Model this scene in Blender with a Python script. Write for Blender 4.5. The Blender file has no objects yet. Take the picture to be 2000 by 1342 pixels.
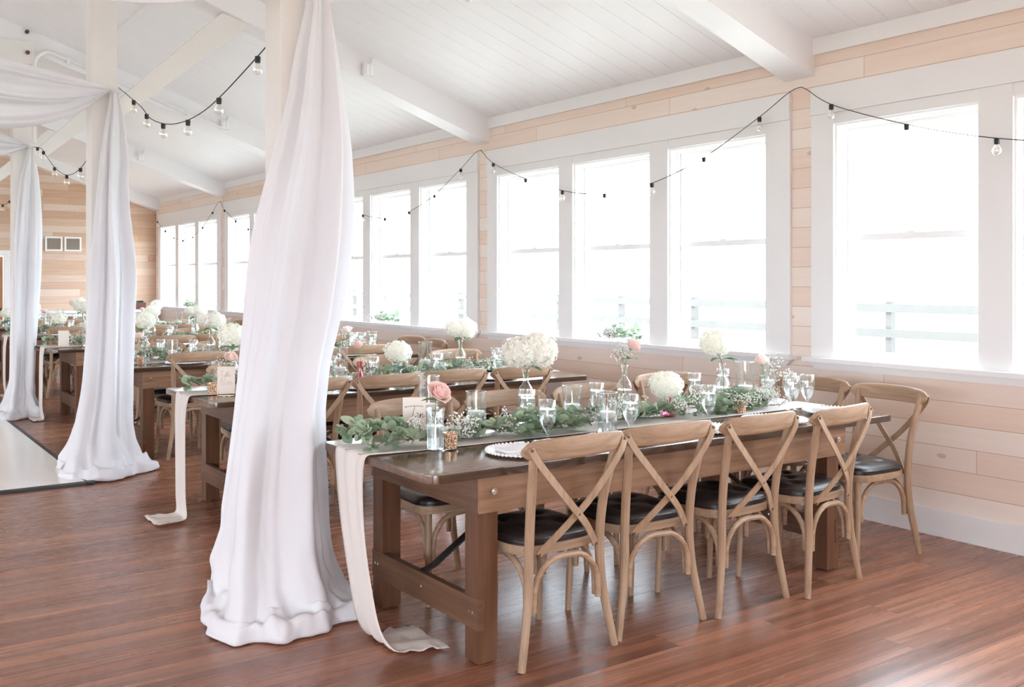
import bpy, bmesh, math, random
from math import sin, cos, pi, sqrt, atan2, radians
from mathutils import Vector, Matrix
C = bpy.context.scene.collection
SC = bpy.context.scene
random.seed(7)

# ------------------------------------------------------------------ camera, sky, exposure
cam_d = bpy.data.cameras.new('camera'); cam = bpy.data.objects.new('camera', cam_d); C.objects.link(cam)
cam_d.sensor_fit = 'HORIZONTAL'; cam_d.sensor_width = 36.0
cam_d.lens = 1909.5 / 2000.0 * 36.0
cam_d.shift_y = -(671.0 - 545.9) / 2000.0
cam_d.clip_start = 0.05; cam_d.clip_end = 400
cam.location = (0, 0, 1.48)
cam.rotation_euler = (pi / 2, 0, -0.6132)
SC.camera = cam

world = bpy.data.worlds.new('sky'); SC.world = world; world.use_nodes = True
wn = world.node_tree.nodes; wl = world.node_tree.links
bg = wn['Background']; bg.inputs['Color'].default_value = (0.79, 0.895, 1.0, 1); bg.inputs['Strength'].default_value = 5.2

SC.view_settings.view_transform = 'Standard'; SC.view_settings.look = 'None'
SC.view_settings.gamma = 1.0; SC.view_settings.use_curve_mapping = False
SC.view_settings.exposure = 1.44
SC.cycles.use_denoising = True
SC.cycles.use_adaptive_sampling = True; SC.cycles.adaptive_threshold = 0.02
SC.cycles.max_bounces = 10; SC.cycles.diffuse_bounces = 6; SC.cycles.glossy_bounces = 4
SC.cycles.transmission_bounces = 6; SC.cycles.transparent_max_bounces = 32
SC.cycles.caustics_reflective = False; SC.cycles.caustics_refractive = False
SC.cycles.sample_clamp_indirect = 6.0

WX = 5.26          # inner face of the window wall
BAY = 3.79
UNIT0 = 4.241      # near end of the window unit beside the front table
OPEN = ((0.207, 1.150), (1.349, 2.304), (2.496, 3.450))
UEND = 3.621
Y0, Y1 = -3.6, 19.45   # rear and far walls
LX = -9.06         # far left wall
RIDGE = -1.9

def portal(name, loc, rot, sx, sy):
    d = bpy.data.lights.new(name, 'AREA'); d.shape = 'RECTANGLE'; d.size = sx; d.size_y = sy
    d.cycles.is_portal = True
    o = bpy.data.objects.new(name, d); C.objects.link(o); o.location = loc; o.rotation_euler = rot
for j in range(-2, 4):
    yb = UNIT0 + BAY * (-j) if False else UNIT0 + BAY * j
    portal('window_daylight', (WX + 0.18, yb + 1.81, 1.73), (0, pi / 2, 0), 1.6, 3.5)
    portal('window_daylight', (LX - 0.18, yb + 1.81, 1.73), (0, -pi / 2, 0), 1.6, 3.5)
portal('rear_fill_portal', (-3.5, Y0 - 0.2, 1.2), (-pi / 2, 0, 0), 5.4, 2.4)  # portal over the unseen rear opening that was added for fill light

# ------------------------------------------------------------------ materials
def S(r, g, b):
    f = lambda c: (c / 255.0 / 12.92) if c / 255.0 <= 0.04045 else ((c / 255.0 + 0.055) / 1.055) ** 2.4
    return (f(r), f(g), f(b), 1.0)

def mat(name, color=(0.8, 0.8, 0.8, 1), rough=0.5, metal=0.0, spec=0.5, noise=0.0, nscale=8.0, bump=0.0, bscale=40.0, sheen=0.0, coat=0.0):
    m = bpy.data.materials.new(name); m.use_nodes = True
    nt = m.node_tree; p = nt.nodes['Principled BSDF']
    p.inputs['Base Color'].default_value = color; p.inputs['Roughness'].default_value = rough
    p.inputs['Metallic'].default_value = metal; p.inputs['Specular IOR Level'].default_value = spec
    p.inputs['Sheen Weight'].default_value = sheen; p.inputs['Coat Weight'].default_value = coat
    tc = nt.nodes.new('ShaderNodeTexCoord')
    n = nt.nodes.new('ShaderNodeTexNoise'); n.inputs['Scale'].default_value = nscale; n.inputs['Detail'].default_value = 4
    nt.links.new(tc.outputs['Object'], n.inputs['Vector'])
    if noise > 0:
        mx = nt.nodes.new('ShaderNodeMix'); mx.data_type = 'RGBA'
        mx.inputs['A'].default_value = tuple(c * (1 - noise) for c in color[:3]) + (1,)
        mx.inputs['B'].default_value = tuple(min(1, c * (1 + noise)) for c in color[:3]) + (1,)
        nt.links.new(n.outputs['Fac'], mx.inputs['Factor']); nt.links.new(mx.outputs['Result'], p.inputs['Base Color'])
    if bump > 0:
        n2 = nt.nodes.new('ShaderNodeTexNoise'); n2.inputs['Scale'].default_value = bscale
        nt.links.new(tc.outputs['Object'], n2.inputs['Vector'])
        b = nt.nodes.new('ShaderNodeBump'); b.inputs['Strength'].default_value = bump; b.inputs['Distance'].default_value = 0.01
        nt.links.new(n2.outputs['Fac'], b.inputs['Height']); nt.links.new(b.outputs['Normal'], p.inputs['Normal'])
    return m

class NT:
    """small helper for maths on node sockets"""
    def __init__(s, nt): s.nt = nt
    def m(s, op, a, b=None, c=None):
        n = s.nt.nodes.new('ShaderNodeMath'); n.operation = op
        for i, v in enumerate((a, b, c)):
            if v is None: continue
            if isinstance(v, (int, float)): n.inputs[i].default_value = v
            else: s.nt.links.new(v, n.inputs[i])
        return n.outputs[0]
    def xyz(s, x, y, z):
        n = s.nt.nodes.new('ShaderNodeCombineXYZ')
        for i, v in enumerate((x, y, z)):
            if isinstance(v, (int, float)): n.inputs[i].default_value = v
            else: s.nt.links.new(v, n.inputs[i])
        return n.outputs[0]
    def white(s, vec):
        n = s.nt.nodes.new('ShaderNodeTexWhiteNoise'); n.noise_dimensions = '3D'; s.nt.links.new(vec, n.inputs['Vector']); return n.outputs['Value']
    def noise(s, vec, scale, detail=5, rough=0.55, dist=0.0):
        n = s.nt.nodes.new('ShaderNodeTexNoise'); n.inputs['Scale'].default_value = scale; n.inputs['Detail'].default_value = detail
        n.inputs['Roughness'].default_value = rough; n.inputs['Distortion'].default_value = dist
        s.nt.links.new(vec, n.inputs['Vector']); return n.outputs['Fac']
    def ramp(s, fac, stops):
        n = s.nt.nodes.new('ShaderNodeValToRGB'); e = n.color_ramp.elements
        while len(e) < len(stops): e.new(0.5)
        for i, (p, c) in enumerate(stops): e[i].position = p; e[i].color = c
        s.nt.links.new(fac, n.inputs['Fac']); return n.outputs['Color']
    def mix(s, fac, a, b, mode='MIX'):
        n = s.nt.nodes.new('ShaderNodeMix'); n.data_type = 'RGBA'; n.blend_type = mode
        for k, v in (('Factor', fac), ('A', a), ('B', b)):
            if isinstance(v, (int, float)): n.inputs[k].default_value = v
            elif isinstance(v, tuple): n.inputs[k].default_value = v
            else: s.nt.links.new(v, n.inputs[k])
        return n.outputs['Result']

def planks(name, along, across, w, L, stops, grain_amt, grain_cols, rough, seam=0.0035, seamcol=(0.08, 0.05, 0.04, 1), gscale=(1.2, 30), obj=False, knots=0.0, spec=0.5, seam_amt=0.7, rough_var=0.0, bump=0.25, shade_freq=0.0):
    """boards: every board gets its own tone, offset and grain"""
    m = bpy.data.materials.new(name); m.use_nodes = True; nt = m.node_tree; h = NT(nt); p = nt.nodes['Principled BSDF']
    if obj:
        tc = nt.nodes.new('ShaderNodeTexCoord'); src = tc.outputs['Object']
    else:
        g = nt.nodes.new('ShaderNodeNewGeometry'); src = g.outputs['Position']
    sp = nt.nodes.new('ShaderNodeSeparateXYZ'); nt.links.new(src, sp.inputs[0])
    ax = {'x': 0, 'y': 1, 'z': 2}
    A = sp.outputs[ax[along]]; B = sp.outputs[ax[across]]
    bw = h.m('DIVIDE', B, w); row = h.m('FLOOR', bw); fb = h.m('FRACT', bw)
    off = h.m('MULTIPLY', h.white(h.xyz(row, 3.7, 0.0)), L * 3)
    al = h.m('DIVIDE', h.m('ADD', A, off), L); col = h.m('FLOOR', al); fa = h.m('FRACT', al)
    rnd = h.white(h.xyz(row, col, 1.3)); rnd2 = h.white(h.xyz(row, col, 9.1))
    gv = h.xyz(h.m('MULTIPLY', A, gscale[0]), h.m('MULTIPLY', B, gscale[1]), h.m('MULTIPLY', rnd, 37.0))
    gr = h.noise(gv, 1.0, 6, 0.6, 0.6)
    base = h.ramp(rnd2, stops)
    grc = h.ramp(gr, grain_cols)
    colr = h.mix(grain_amt, base, grc, 'OVERLAY')
    if knots > 0:
        vo = nt.nodes.new('ShaderNodeTexVoronoi'); vo.inputs['Scale'].default_value = 1.0
        nt.links.new(h.xyz(h.m('MULTIPLY', A, 2.4), h.m('MULTIPLY', B, 5.0), rnd), vo.inputs['Vector'])
        k = h.m('LESS_THAN', vo.outputs['Distance'], 0.075)
        colr = h.mix(h.m('MULTIPLY', k, knots), colr, (0.28, 0.16, 0.09, 1))
    e1 = h.m('MAXIMUM', h.m('LESS_THAN', h.m('MULTIPLY', fb, w), seam), h.m('LESS_THAN', h.m('MULTIPLY', fa, L), seam))
    colr = h.mix(h.m('MULTIPLY', e1, seam_amt), colr, seamcol)
    nt.links.new(colr, p.inputs['Base Color'])
    p.inputs['Specular IOR Level'].default_value = spec
    if rough_var > 0:
        nt.links.new(h.m('ADD', rough - rough_var * 0.5, h.m('MULTIPLY', gr, rough_var)), p.inputs['Roughness'])
    else: p.inputs['Roughness'].default_value = rough
    b = nt.nodes.new('ShaderNodeBump'); b.inputs['Strength'].default_value = bump; b.inputs['Distance'].default_value = 0.003
    nt.links.new(h.m('SUBTRACT', h.m('MULTIPLY', gr, 0.4), e1), b.inputs['Height']); nt.links.new(b.outputs['Normal'], p.inputs['Normal'])
    return m

G2 = [(0.25, (0.36, 0.36, 0.36, 1)), (0.75, (0.66, 0.66, 0.66, 1))]
M = {}
M['paint'] = mat('white_paint', S(236, 235, 235), 0.45, noise=0.02, nscale=3)
M['ceil'] = mat('ceiling_paint', S(240, 238, 240), 0.4, noise=0.02, nscale=2)
M['post'] = mat('post_paint', S(234, 231, 228), 0.45, noise=0.02, nscale=3)
M['vinyl'] = mat('white_vinyl', S(244, 244, 244), 0.35, noise=0.01)
WALLST = [(0.0, S(238, 223, 212)), (0.3, S(235, 216, 203)), (0.55, S(240, 228, 219)), (0.75, S(232, 208, 190)), (1.0, S(237, 221, 210))]  # same boards as the far wall, window glare painted in as paler tones
M['wall'] = planks('whitewashed_pine_in_glare', 'y', 'z', 0.13, 1.7, WALLST, 0.4, G2, 0.55, seam=0.004, seamcol=S(178, 150, 130), gscale=(1.4, 26), knots=0.35, spec=0.3, seam_amt=0.7)
WALLST2 = [(0.0, S(212, 184, 164)), (0.3, S(206, 175, 152)), (0.55, S(220, 199, 184)), (0.75, S(199, 163, 138)), (1.0, S(210, 181, 158))]  # these boards without the painted glare
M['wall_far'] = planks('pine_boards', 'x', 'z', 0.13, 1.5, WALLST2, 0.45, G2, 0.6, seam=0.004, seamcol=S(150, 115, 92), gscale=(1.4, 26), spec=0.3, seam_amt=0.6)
FLST = [(0.0, S(146, 96, 73)), (0.35, S(126, 79, 59)), (0.65, S(158, 108, 83)), (1.0, S(137, 88, 67))]
M['floor'] = planks('strand_bamboo_boards', 'x', 'y', 0.142, 1.85, FLST, 0.7, [(0.3, (0.2, 0.19, 0.18, 1)), (0.5, (0.5, 0.49, 0.48, 1)), (0.7, (0.82, 0.8, 0.78, 1))], 0.27, seam=0.0022, seamcol=S(60, 34, 26), gscale=(0.7, 20), spec=0.6, seam_amt=0.65, rough_var=0.16, bump=0.12)
TBST = [(0.0, S(106, 80, 63)), (0.5, S(92, 68, 53)), (1.0, S(120, 92, 74))]
M['table_top'] = planks('dark_walnut_boards', 'x', 'y', 0.191, 9.0, TBST, 0.6, [(0.3, (0.25, 0.25, 0.25, 1)), (0.7, (0.7, 0.7, 0.7, 1))], 0.15, seam=0.003, seamcol=S(40, 28, 20), gscale=(1.5, 26), obj=True, spec=0.7, bump=0.05)

def wood(name, c1, c2, c3, rough, along='z', scale=22.0, stretch=0.08, spec=0.4, coat=0.0):
    m = bpy.data.materials.new(name); m.use_nodes = True; nt = m.node_tree; h = NT(nt); p = nt.nodes['Principled BSDF']
    tc = nt.nodes.new('ShaderNodeTexCoord'); sp = nt.nodes.new('ShaderNodeSeparateXYZ'); nt.links.new(tc.outputs['Object'], sp.inputs[0])
    k = [1.0, 1.0, 1.0]; k['xyz'.index(along)] = stretch
    v = h.xyz(*[h.m('MULTIPLY', sp.outputs[i], k[i] * scale) for i in range(3)])
    n1 = h.noise(v, 1.0, 6, 0.6, 1.2)
    n2 = h.noise(tc.outputs['Object'], 3.0, 3)
    col = h.ramp(h.m('ADD', h.m('MULTIPLY', n1, 0.7), h.m('MULTIPLY', n2, 0.3)), [(0.3, c1), (0.5, c2), (0.7, c3)])
    nt.links.new(col, p.inputs['Base Color']); p.inputs['Roughness'].default_value = rough; p.inputs['Specular IOR Level'].default_value = spec
    p.inputs['Coat Weight'].default_value = coat
    b = nt.nodes.new('ShaderNodeBump'); b.inputs['Strength'].default_value = 0.12; b.inputs['Distance'].default_value = 0.002
    nt.links.new(n1, b.inputs['Height']); nt.links.new(b.outputs['Normal'], p.inputs['Normal'])
    return m
M['oakz'] = wood('weathered_oak', S(140, 111, 87), S(168, 138, 112), S(190, 162, 137), 0.5)
M['oakx'] = wood('weathered_oak_rail', S(140, 111, 87), S(170, 140, 114), S(192, 164, 139), 0.48, along='x')
M['legw'] = wood('stained_pine_leg', S(84, 54, 36), S(106, 70, 48), S(128, 88, 62), 0.42, along='z')
M['apronw'] = wood('stained_pine_apron', S(110, 80, 59), S(144, 108, 82), S(168, 132, 104), 0.45, along='x')
M['strw'] = wood('stained_pine_stretcher', S(82, 56, 40), S(106, 74, 54), S(126, 92, 68), 0.45, along='y')
M['doorw'] = wood('pine_door', S(190, 140, 100), S(208, 160, 118), S(220, 178, 140), 0.5)
M['leather'] = mat('dark_brown_leather', S(44, 36, 35), 0.27, noise=0.25, nscale=6, bump=0.15, bscale=260, spec=0.6)
M['black'] = mat('black_metal', S(30, 29, 30), 0.4, spec=0.5)
M['cord'] = mat('black_rubber', S(28, 27, 27), 0.6)
M['chrome'] = mat('bright_zinc', S(225, 224, 220), 0.22, metal=1.0)
M['brass'] = mat('gold_wire', S(214, 178, 122), 0.3, metal=1.0)
M['screw'] = mat('bronze_screw', S(120, 90, 68), 0.4, metal=0.7)
M['paper'] = mat('cream_card', S(238, 226, 216), 0.7, noise=0.01)
M['ink'] = mat('dark_ink', S(70, 60, 56), 0.6)
M['inkpale'] = mat('pale_ink', S(190, 170, 154), 0.6)
M['wax'] = mat('white_wax', S(250, 246, 240), 0.45)
M['china'] = mat('white_china', S(246, 245, 246), 0.18, spec=0.6)
M['white_oak'] = mat('white_laminate', S(246, 245, 242), 0.2, noise=0.02, nscale=2, spec=0.6)
M['trimblack'] = mat('dark_trim', S(52, 50, 52), 0.45)
M['vent'] = mat('grey_vent', S(176, 164, 150), 0.5)
M['brownbox'] = mat('mahogany_box', S(92, 48, 38), 0.4, noise=0.2)
M['fence'] = mat('weathered_fence', S(84, 81, 79), 0.8, noise=0.1)
M['ground'] = mat('pale_dry_grass', S(205, 204, 190), 0.9, noise=0.06, nscale=0.6)

def cloth(name, c, trans=0.35):
    m = bpy.data.materials.new(name); m.use_nodes = True; nt = m.node_tree; N = nt.nodes; Lk = nt.links; h = NT(nt)
    for n in list(N):
        if n.type == 'BSDF_PRINCIPLED': N.remove(n)
    out = [n for n in N if n.type == 'OUTPUT_MATERIAL'][0]
    d = N.new('ShaderNodeBsdfDiffuse'); t = N.new('ShaderNodeBsdfTranslucent'); mx = N.new('ShaderNodeMixShader')
    tc = N.new('ShaderNodeTexCoord'); nz = h.noise(tc.outputs['Object'], 2.5, 3)
    col = h.ramp(nz, [(0.3, tuple(x * 0.97 for x in c[:3]) + (1,)), (0.7, c)])
    Lk.new(col, d.inputs['Color']); Lk.new(col, t.inputs['Color'])
    w = N.new('ShaderNodeTexNoise'); w.inputs['Scale'].default_value = 700
    Lk.new(tc.outputs['Object'], w.inputs['Vector'])
    b = N.new('ShaderNodeBump'); b.inputs['Strength'].default_value = 0.05; b.inputs['Distance'].default_value = 0.001
    Lk.new(w.outputs['Fac'], b.inputs['Height']); Lk.new(b.outputs['Normal'], d.inputs['Normal'])
    mx.inputs[0].default_value = trans
    Lk.new(d.outputs[0], mx.inputs[1]); Lk.new(t.outputs[0], mx.inputs[2]); Lk.new(mx.outputs[0], out.inputs['Surface'])
    return m
M['drape'] = cloth('white_voile', S(248, 247, 250), 0.3)
M['runner'] = cloth('blush_chiffon', S(246, 239, 234), 0.3)
M['napkin'] = cloth('white_linen', S(246, 245, 247), 0.15)
M['petal'] = cloth('ivory_petals', S(253, 252, 243), 0.35)
M['petal2'] = cloth('cream_petals', S(252, 249, 241), 0.35)
M['pink'] = cloth('blush_rose_petals', S(252, 224, 218), 0.3)
M['palepink'] = cloth('pale_rose_petals', S(253, 234, 228), 0.3)
M['gyp'] = cloth('babys_breath_white', S(252, 251, 246), 0.3)
def leafmat(name, a, b, c, trans=0.2):
    m = bpy.data.materials.new(name); m.use_nodes = True; nt = m.node_tree; N = nt.nodes; h = NT(nt)
    for n in list(N):
        if n.type == 'BSDF_PRINCIPLED': N.remove(n)
    out = [n for n in N if n.type == 'OUTPUT_MATERIAL'][0]
    g = N.new('ShaderNodeNewGeometry')
    col = h.ramp(g.outputs['Random Per Island'], [(0.0, a), (0.5, b), (1.0, c)])
    p = N.new('ShaderNodeBsdfPrincipled'); p.inputs['Roughness'].default_value = 0.5; p.inputs['Specular IOR Level'].default_value = 0.4
    t = N.new('ShaderNodeBsdfTranslucent'); mx = N.new('ShaderNodeMixShader'); mx.inputs[0].default_value = trans
    nt.links.new(col, p.inputs['Base Color']); nt.links.new(col, t.inputs['Color'])
    nt.links.new(p.outputs[0], mx.inputs[1]); nt.links.new(t.outputs[0], mx.inputs[2]); nt.links.new(mx.outputs[0], out.inputs['Surface'])
    return m
M['euc'] = leafmat('eucalyptus_leaf', S(132, 154, 128), S(160, 178, 152), S(188, 200, 170))
M['leaf'] = leafmat('rose_leaf', S(78, 126, 82), S(98, 146, 98), S(120, 160, 108))
M['stem'] = mat('green_stem', S(128, 142, 104), 0.5)
M['twig'] = mat('olive_twig', S(120, 116, 92), 0.6)

def glass(name, tint=(1, 1, 1, 1), base=0.05, rough=0.02, gain=0.9, gcol=(1, 1, 1, 1)):
    m = bpy.data.materials.new(name); m.use_nodes = True; nt = m.node_tree; N = nt.nodes; h = NT(nt)
    for n in list(N):
        if n.type == 'BSDF_PRINCIPLED': N.remove(n)
    out = [n for n in N if n.type == 'OUTPUT_MATERIAL'][0]
    t = N.new('ShaderNodeBsdfTransparent'); g = N.new('ShaderNodeBsdfGlossy'); mx = N.new('ShaderNodeMixShader')
    t.inputs['Color'].default_value = tint; g.inputs['Color'].default_value = gcol; g.inputs['Roughness'].default_value = rough
    lw = N.new('ShaderNodeLayerWeight'); lw.inputs['Blend'].default_value = 0.28
    f = h.m('MINIMUM', h.m('ADD', base, h.m('MULTIPLY', h.m('POWER', lw.outputs['Facing'], 2.2), gain)), 0.95)
    nt.links.new(f, mx.inputs[0]); nt.links.new(t.outputs[0], mx.inputs[1]); nt.links.new(g.outputs[0], mx.inputs[2]); nt.links.new(mx.outputs[0], out.inputs['Surface'])
    return m
M['glass'] = glass('clear_glass', (0.97, 0.985, 0.985, 1), 0.09)
M['water'] = glass('still_water', (0.97, 0.985, 0.99, 1), 0.12, gain=0.6)
M['pane'] = glass('window_glass', (0.99, 1, 1, 1), 0.02, gain=0.3)
M['bulbglass'] = glass('bulb_glass', (0.98, 0.98, 0.97, 1), 0.16)
M['redglass'] = glass('pink_glass', (0.93, 0.42, 0.52, 1), 0.12, gcol=(1, 0.75, 0.8, 1))
M['aquaglass'] = glass('aqua_glass', (0.82, 0.96, 0.96, 1), 0.1)
def mercury(name):
    m = mat(name, S(226, 178, 128), 0.25, metal=0.35); nt = m.node_tree; h = NT(nt); p = nt.nodes['Principled BSDF']
    tc = nt.nodes.new('ShaderNodeTexCoord'); nz = h.noise(tc.outputs['Object'], 160, 3)
    nt.links.new(h.ramp(nz, [(0.42, S(150, 98, 62)), (0.5, S(226, 176, 130)), (0.6, S(252, 240, 226))]), p.inputs['Base Color'])
    return m
M['mercury'] = mercury('gold_mercury_glass')
def emis(name, c, s):
    m = bpy.data.materials.new(name); m.use_nodes = True; p = m.node_tree.nodes['Principled BSDF']
    p.inputs['Base Color'].default_value = c; p.inputs['Emission Color'].default_value = c; p.inputs['Emission Strength'].default_value = s
    return m
M['flame'] = emis('candle_flame', (1.0, 0.78, 0.5, 1), 1.6)
M['filament'] = mat('brass_filament', S(214, 190, 150), 0.4, metal=0.6)

# ------------------------------------------------------------------ mesh helpers
class MB:
    def __init__(s): s.v = []; s.f = []
    def add(s, vs, fs):
        o = len(s.v); s.v += [tuple(p) for p in vs]; s.f += [tuple(i + o for i in q) for q in fs]
    def box(s, x0, x1, y0, y1, z0, z1):
        s.add([(x0, y0, z0), (x1, y0, z0), (x1, y1, z0), (x0, y1, z0), (x0, y0, z1), (x1, y0, z1), (x1, y1, z1), (x0, y1, z1)],
              [(0, 3, 2, 1), (4, 5, 6, 7), (0, 1, 5, 4), (1, 2, 6, 5), (2, 3, 7, 6), (3, 0, 4, 7)])
    def prism(s, poly, axis, a, b):
        """poly: 2D outline; extruded along axis from a to b. axis x: poly=(y,z); y: (x,z); z: (x,y)"""
        def P(u, w, t): return {'x': (t, u, w), 'y': (u, t, w), 'z': (u, w, t)}[axis]
        n = len(poly)
        s.add([P(u, w, a) for u, w in poly] + [P(u, w, b) for u, w in poly],
              [tuple(range(n))[::-1], tuple(range(n, 2 * n))] + [(i, (i + 1) % n, (i + 1) % n + n, i + n) for i in range(n)])
    def tube(s, pts, r, n=8, cap=True, flat=None):
        """round rod through pts; r number or list. flat=(w,t): rectangular strip section"""
        pts = [Vector(p) for p in pts]; m = len(pts)
        rs = r if isinstance(r, (list, tuple)) else [r] * m
        t0 = (pts[1] - pts[0]).normalized()
        up = Vector((0, 0, 1)) if abs(t0.z) < 0.9 else Vector((1, 0, 0))
        nrm = (up - t0 * up.dot(t0)).normalized(); ring = []
        for i in range(m):
            t = (pts[min(i + 1, m - 1)] - pts[max(i - 1, 0)]).normalized()
            nrm = (nrm - t * nrm.dot(t)).normalized(); bi = t.cross(nrm)
            ring.append([pts[i] + nrm * (cos(2 * pi * k / n) * rs[i]) + bi * (sin(2 * pi * k / n) * rs[i]) for k in range(n)])
        vs = [p for q in ring for p in q]; fs = []
        for i in range(m - 1):
            for k in range(n):
                fs.append((i * n + k, i * n + (k + 1) % n, (i + 1) * n + (k + 1) % n, (i + 1) * n + k))
        if cap: fs += [tuple(range(n))[::-1], tuple((m - 1) * n + k for k in range(n))]
        s.add(vs, fs)
    def strip(s, pts, nrm, w, t):
        """flat bent strip: nrm = face normal, w width, t thickness"""
        pts = [Vector(p) for p in pts]; nrm = Vector(nrm).normalized(); m = len(pts); vs = []; fs = []
        for i in range(m):
            tg = (pts[min(i + 1, m - 1)] - pts[max(i - 1, 0)]).normalized(); sd = tg.cross(nrm).normalized(); nn = sd.cross(tg).normalized()
            ww = w * 0.5
            for a, b in ((-1, -1), (1, -1), (1, 1), (-1, 1)): vs.append(pts[i] + sd * ww * a + nn * t * 0.5 * b)
        for i in range(m - 1):
            for k in range(4): fs.append((i * 4 + k, i * 4 + (k + 1) % 4, i * 4 + 4 + (k + 1) % 4, i * 4 + 4 + k))
        fs += [(3, 2, 1, 0), tuple((m - 1) * 4 + k for k in range(4))]
        s.add(vs, fs)
    def lathe(s, prof, c=(0, 0, 0), n=20, closed=False):
        """prof: list of (r,z)"""
        m = len(prof); vs = []; fs = []
        for r, z in prof:
            for k in range(n): vs.append((c[0] + r * cos(2 * pi * k / n), c[1] + r * sin(2 * pi * k / n), c[2] + z))
        for i in range(m - 1):
            for k in range(n): fs.append((i * n + k, i * n + (k + 1) % n, (i + 1) * n + (k + 1) % n, (i + 1) * n + k))
        if prof[0][0] > 1e-5: fs.append(tuple(range(n))[::-1]) if closed else None
        if closed and prof[-1][0] > 1e-5: fs.append(tuple((m - 1) * n + k for k in range(n)))
        s.add(vs, fs)
    def ball(s, c, r, n=8, m=6, sz=1.0):
        prof = [(r * sin(pi * i / m) + 1e-4 * (i in (0, m)), -r * sz * cos(pi * i / m)) for i in range(m + 1)]
        s.lathe(prof, c, n)
    def grid(s, P, closed=False):
        """P[i][j] points"""
        a = len(P); b = len(P[0]); vs = [p for row in P for p in row]; fs = []
        for i in range(a - 1):
            for j in range(b - 1 + (1 if closed else 0)):
                fs.append((i * b + j, i * b + (j + 1) % b, (i + 1) * b + (j + 1) % b, (i + 1) * b + j))
        s.add(vs, fs)
    def mesh(s, name, m, smooth=False, bevel=0.0, angle=35):
        me = bpy.data.meshes.new(name); me.from_pydata(s.v, [], s.f); me.update()
        bm = bmesh.new(); bm.from_mesh(me)
        bmesh.ops.remove_doubles(bm, verts=bm.verts, dist=1e-5)
        if bevel > 0:
            es = [e for e in bm.edges if len(e.link_faces) == 2 and e.calc_face_angle(0) > 0.6]
            bmesh.ops.bevel(bm, geom=es, offset=bevel, segments=2, profile=0.7, affect='EDGES', clamp_overlap=True)
        bmesh.ops.recalc_face_normals(bm, faces=bm.faces)
        if smooth:
            lim = radians(angle)
            for f in bm.faces: f.smooth = True
            for e in bm.edges:
                if len(e.link_faces) == 2 and e.calc_face_angle(0) > lim: e.smooth = False
        bm.to_mesh(me); bm.free(); me.materials.append(m)
        return me

def link(name, me, parent=None, loc=(0, 0, 0), rot=0.0):
    o = bpy.data.objects.new(name, me); C.objects.link(o); o.location = loc; o.rotation_euler = (0, 0, rot)
    if parent is not None: o.parent = parent
    return o
def part(name, mb, m, parent, smooth=False, bevel=0.0, angle=35, label=None):
    o = link(name, mb.mesh(name, m, smooth, bevel, angle), parent)
    if label: o['label'] = label
    return o
def thing(name, label, cat, loc=(0, 0, 0), rot=0.0, group=None):
    o = link(name, None, None, loc, rot); tag(o, label, cat, group); return o
def tag(o, label, cat, group=None):
    o['label'] = label; o['category'] = cat
    if group: o['group'] = group
    return o
def dup(root, loc=None, rot=None, label=None, group=None):
    kids = {}
    for o in root.children_recursive: kids.setdefault(o.parent.name, []).append(o)
    def cp(o, parent):
        c = o.copy(); C.objects.link(c)
        if parent is not None: c.parent = parent
        for ch in kids.get(o.name, []): cp(ch, c)
        return c
    r = cp(root, None)
    if loc is not None: r.location = loc
    if rot is not None: r.rotation_euler = (0, 0, rot)
    if label: r['label'] = label
    if group: r['group'] = group
    return r
class Proto:
    """the first placing moves the original, later ones copy it"""
    def __init__(s, root): s.root = root; s.used = False
    def __call__(s, loc, rot, label, group=None):
        if not s.used:
            s.used = True; o = s.root; o.location = loc; o.rotation_euler = (0, 0, rot); o['label'] = label
            if group: o['group'] = group
            return o
        return dup(s.root, loc, rot, label, group)
def struct(name, mb, m, parent=None, smooth=False, bevel=0.0, label=None, cat=None):
    o = part(name, mb, m, parent, smooth, bevel); o['kind'] = 'structure'
    if label: o['label'] = label
    if cat: o['category'] = cat
    return o

# ------------------------------------------------------------------ the room
b = MB(); b.box(LX - 0.15, WX + 0.15, Y0 - 0.15, Y1 + 0.15, -0.12, 0.0)
struct('floor', b, M['floor'], label='reddish brown plank floor of the hall', cat='floor')

def wall_with_openings(b, x0, x1):
    b.box(x0, x1, Y0, Y1, 0, 0.975); b.box(x0, x1, Y0, Y1, 2.469, 3.10)
    cuts = []
    for j in range(-2, 4):
        for a, c in OPEN: cuts.append((UNIT0 + BAY * j + a, UNIT0 + BAY * j + c))
    cuts.sort(); y = Y0
    for a, c in cuts:
        if a > y: b.box(x0, x1, y, min(a, Y1), 0.975, 2.469)
        y = max(y, c)
    b.box(x0, x1, y, Y1, 0.975, 2.469)
b = MB(); wall_with_openings(b, WX, WX + 0.14)
struct('wall_right', b, M['wall'], label='whitewashed board wall with the windows, colour paled by painted-in glare', cat='wall')
b = MB(); wall_with_openings(b, LX - 0.14, LX)
struct('wall_left', b, M['wall'], label='board wall across the hall', cat='wall')
def czone(x): return 3.03 + (WX - x) / 3.0 if x >= RIDGE else 3.03 + (x - LX) / 3.0
DX0, DX1, DZ = 1.80, 2.62, 1.90     # door opening in the far wall
b = MB()
b.prism([(DX1, 0), (WX + 0.14, 0), (WX + 0.14, czone(WX) + 0.05), (DX1, czone(DX1) + 0.05)], 'y', Y1, Y1 + 0.14)
b.prism([(DX0, DZ), (DX1, DZ), (DX1, czone(DX1) + 0.05), (DX0, czone(DX0) + 0.05)], 'y', Y1, Y1 + 0.14)
b.prism([(LX - 0.14, 0), (DX0, 0), (DX0, czone(DX0) + 0.05), (RIDGE, czone(RIDGE) + 0.05), (LX - 0.14, czone(LX) + 0.05)], 'y', Y1, Y1 + 0.14)
struct('wall_far', b, M['wall_far'], label='orange pine board gable wall at the far end', cat='wall')
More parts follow.
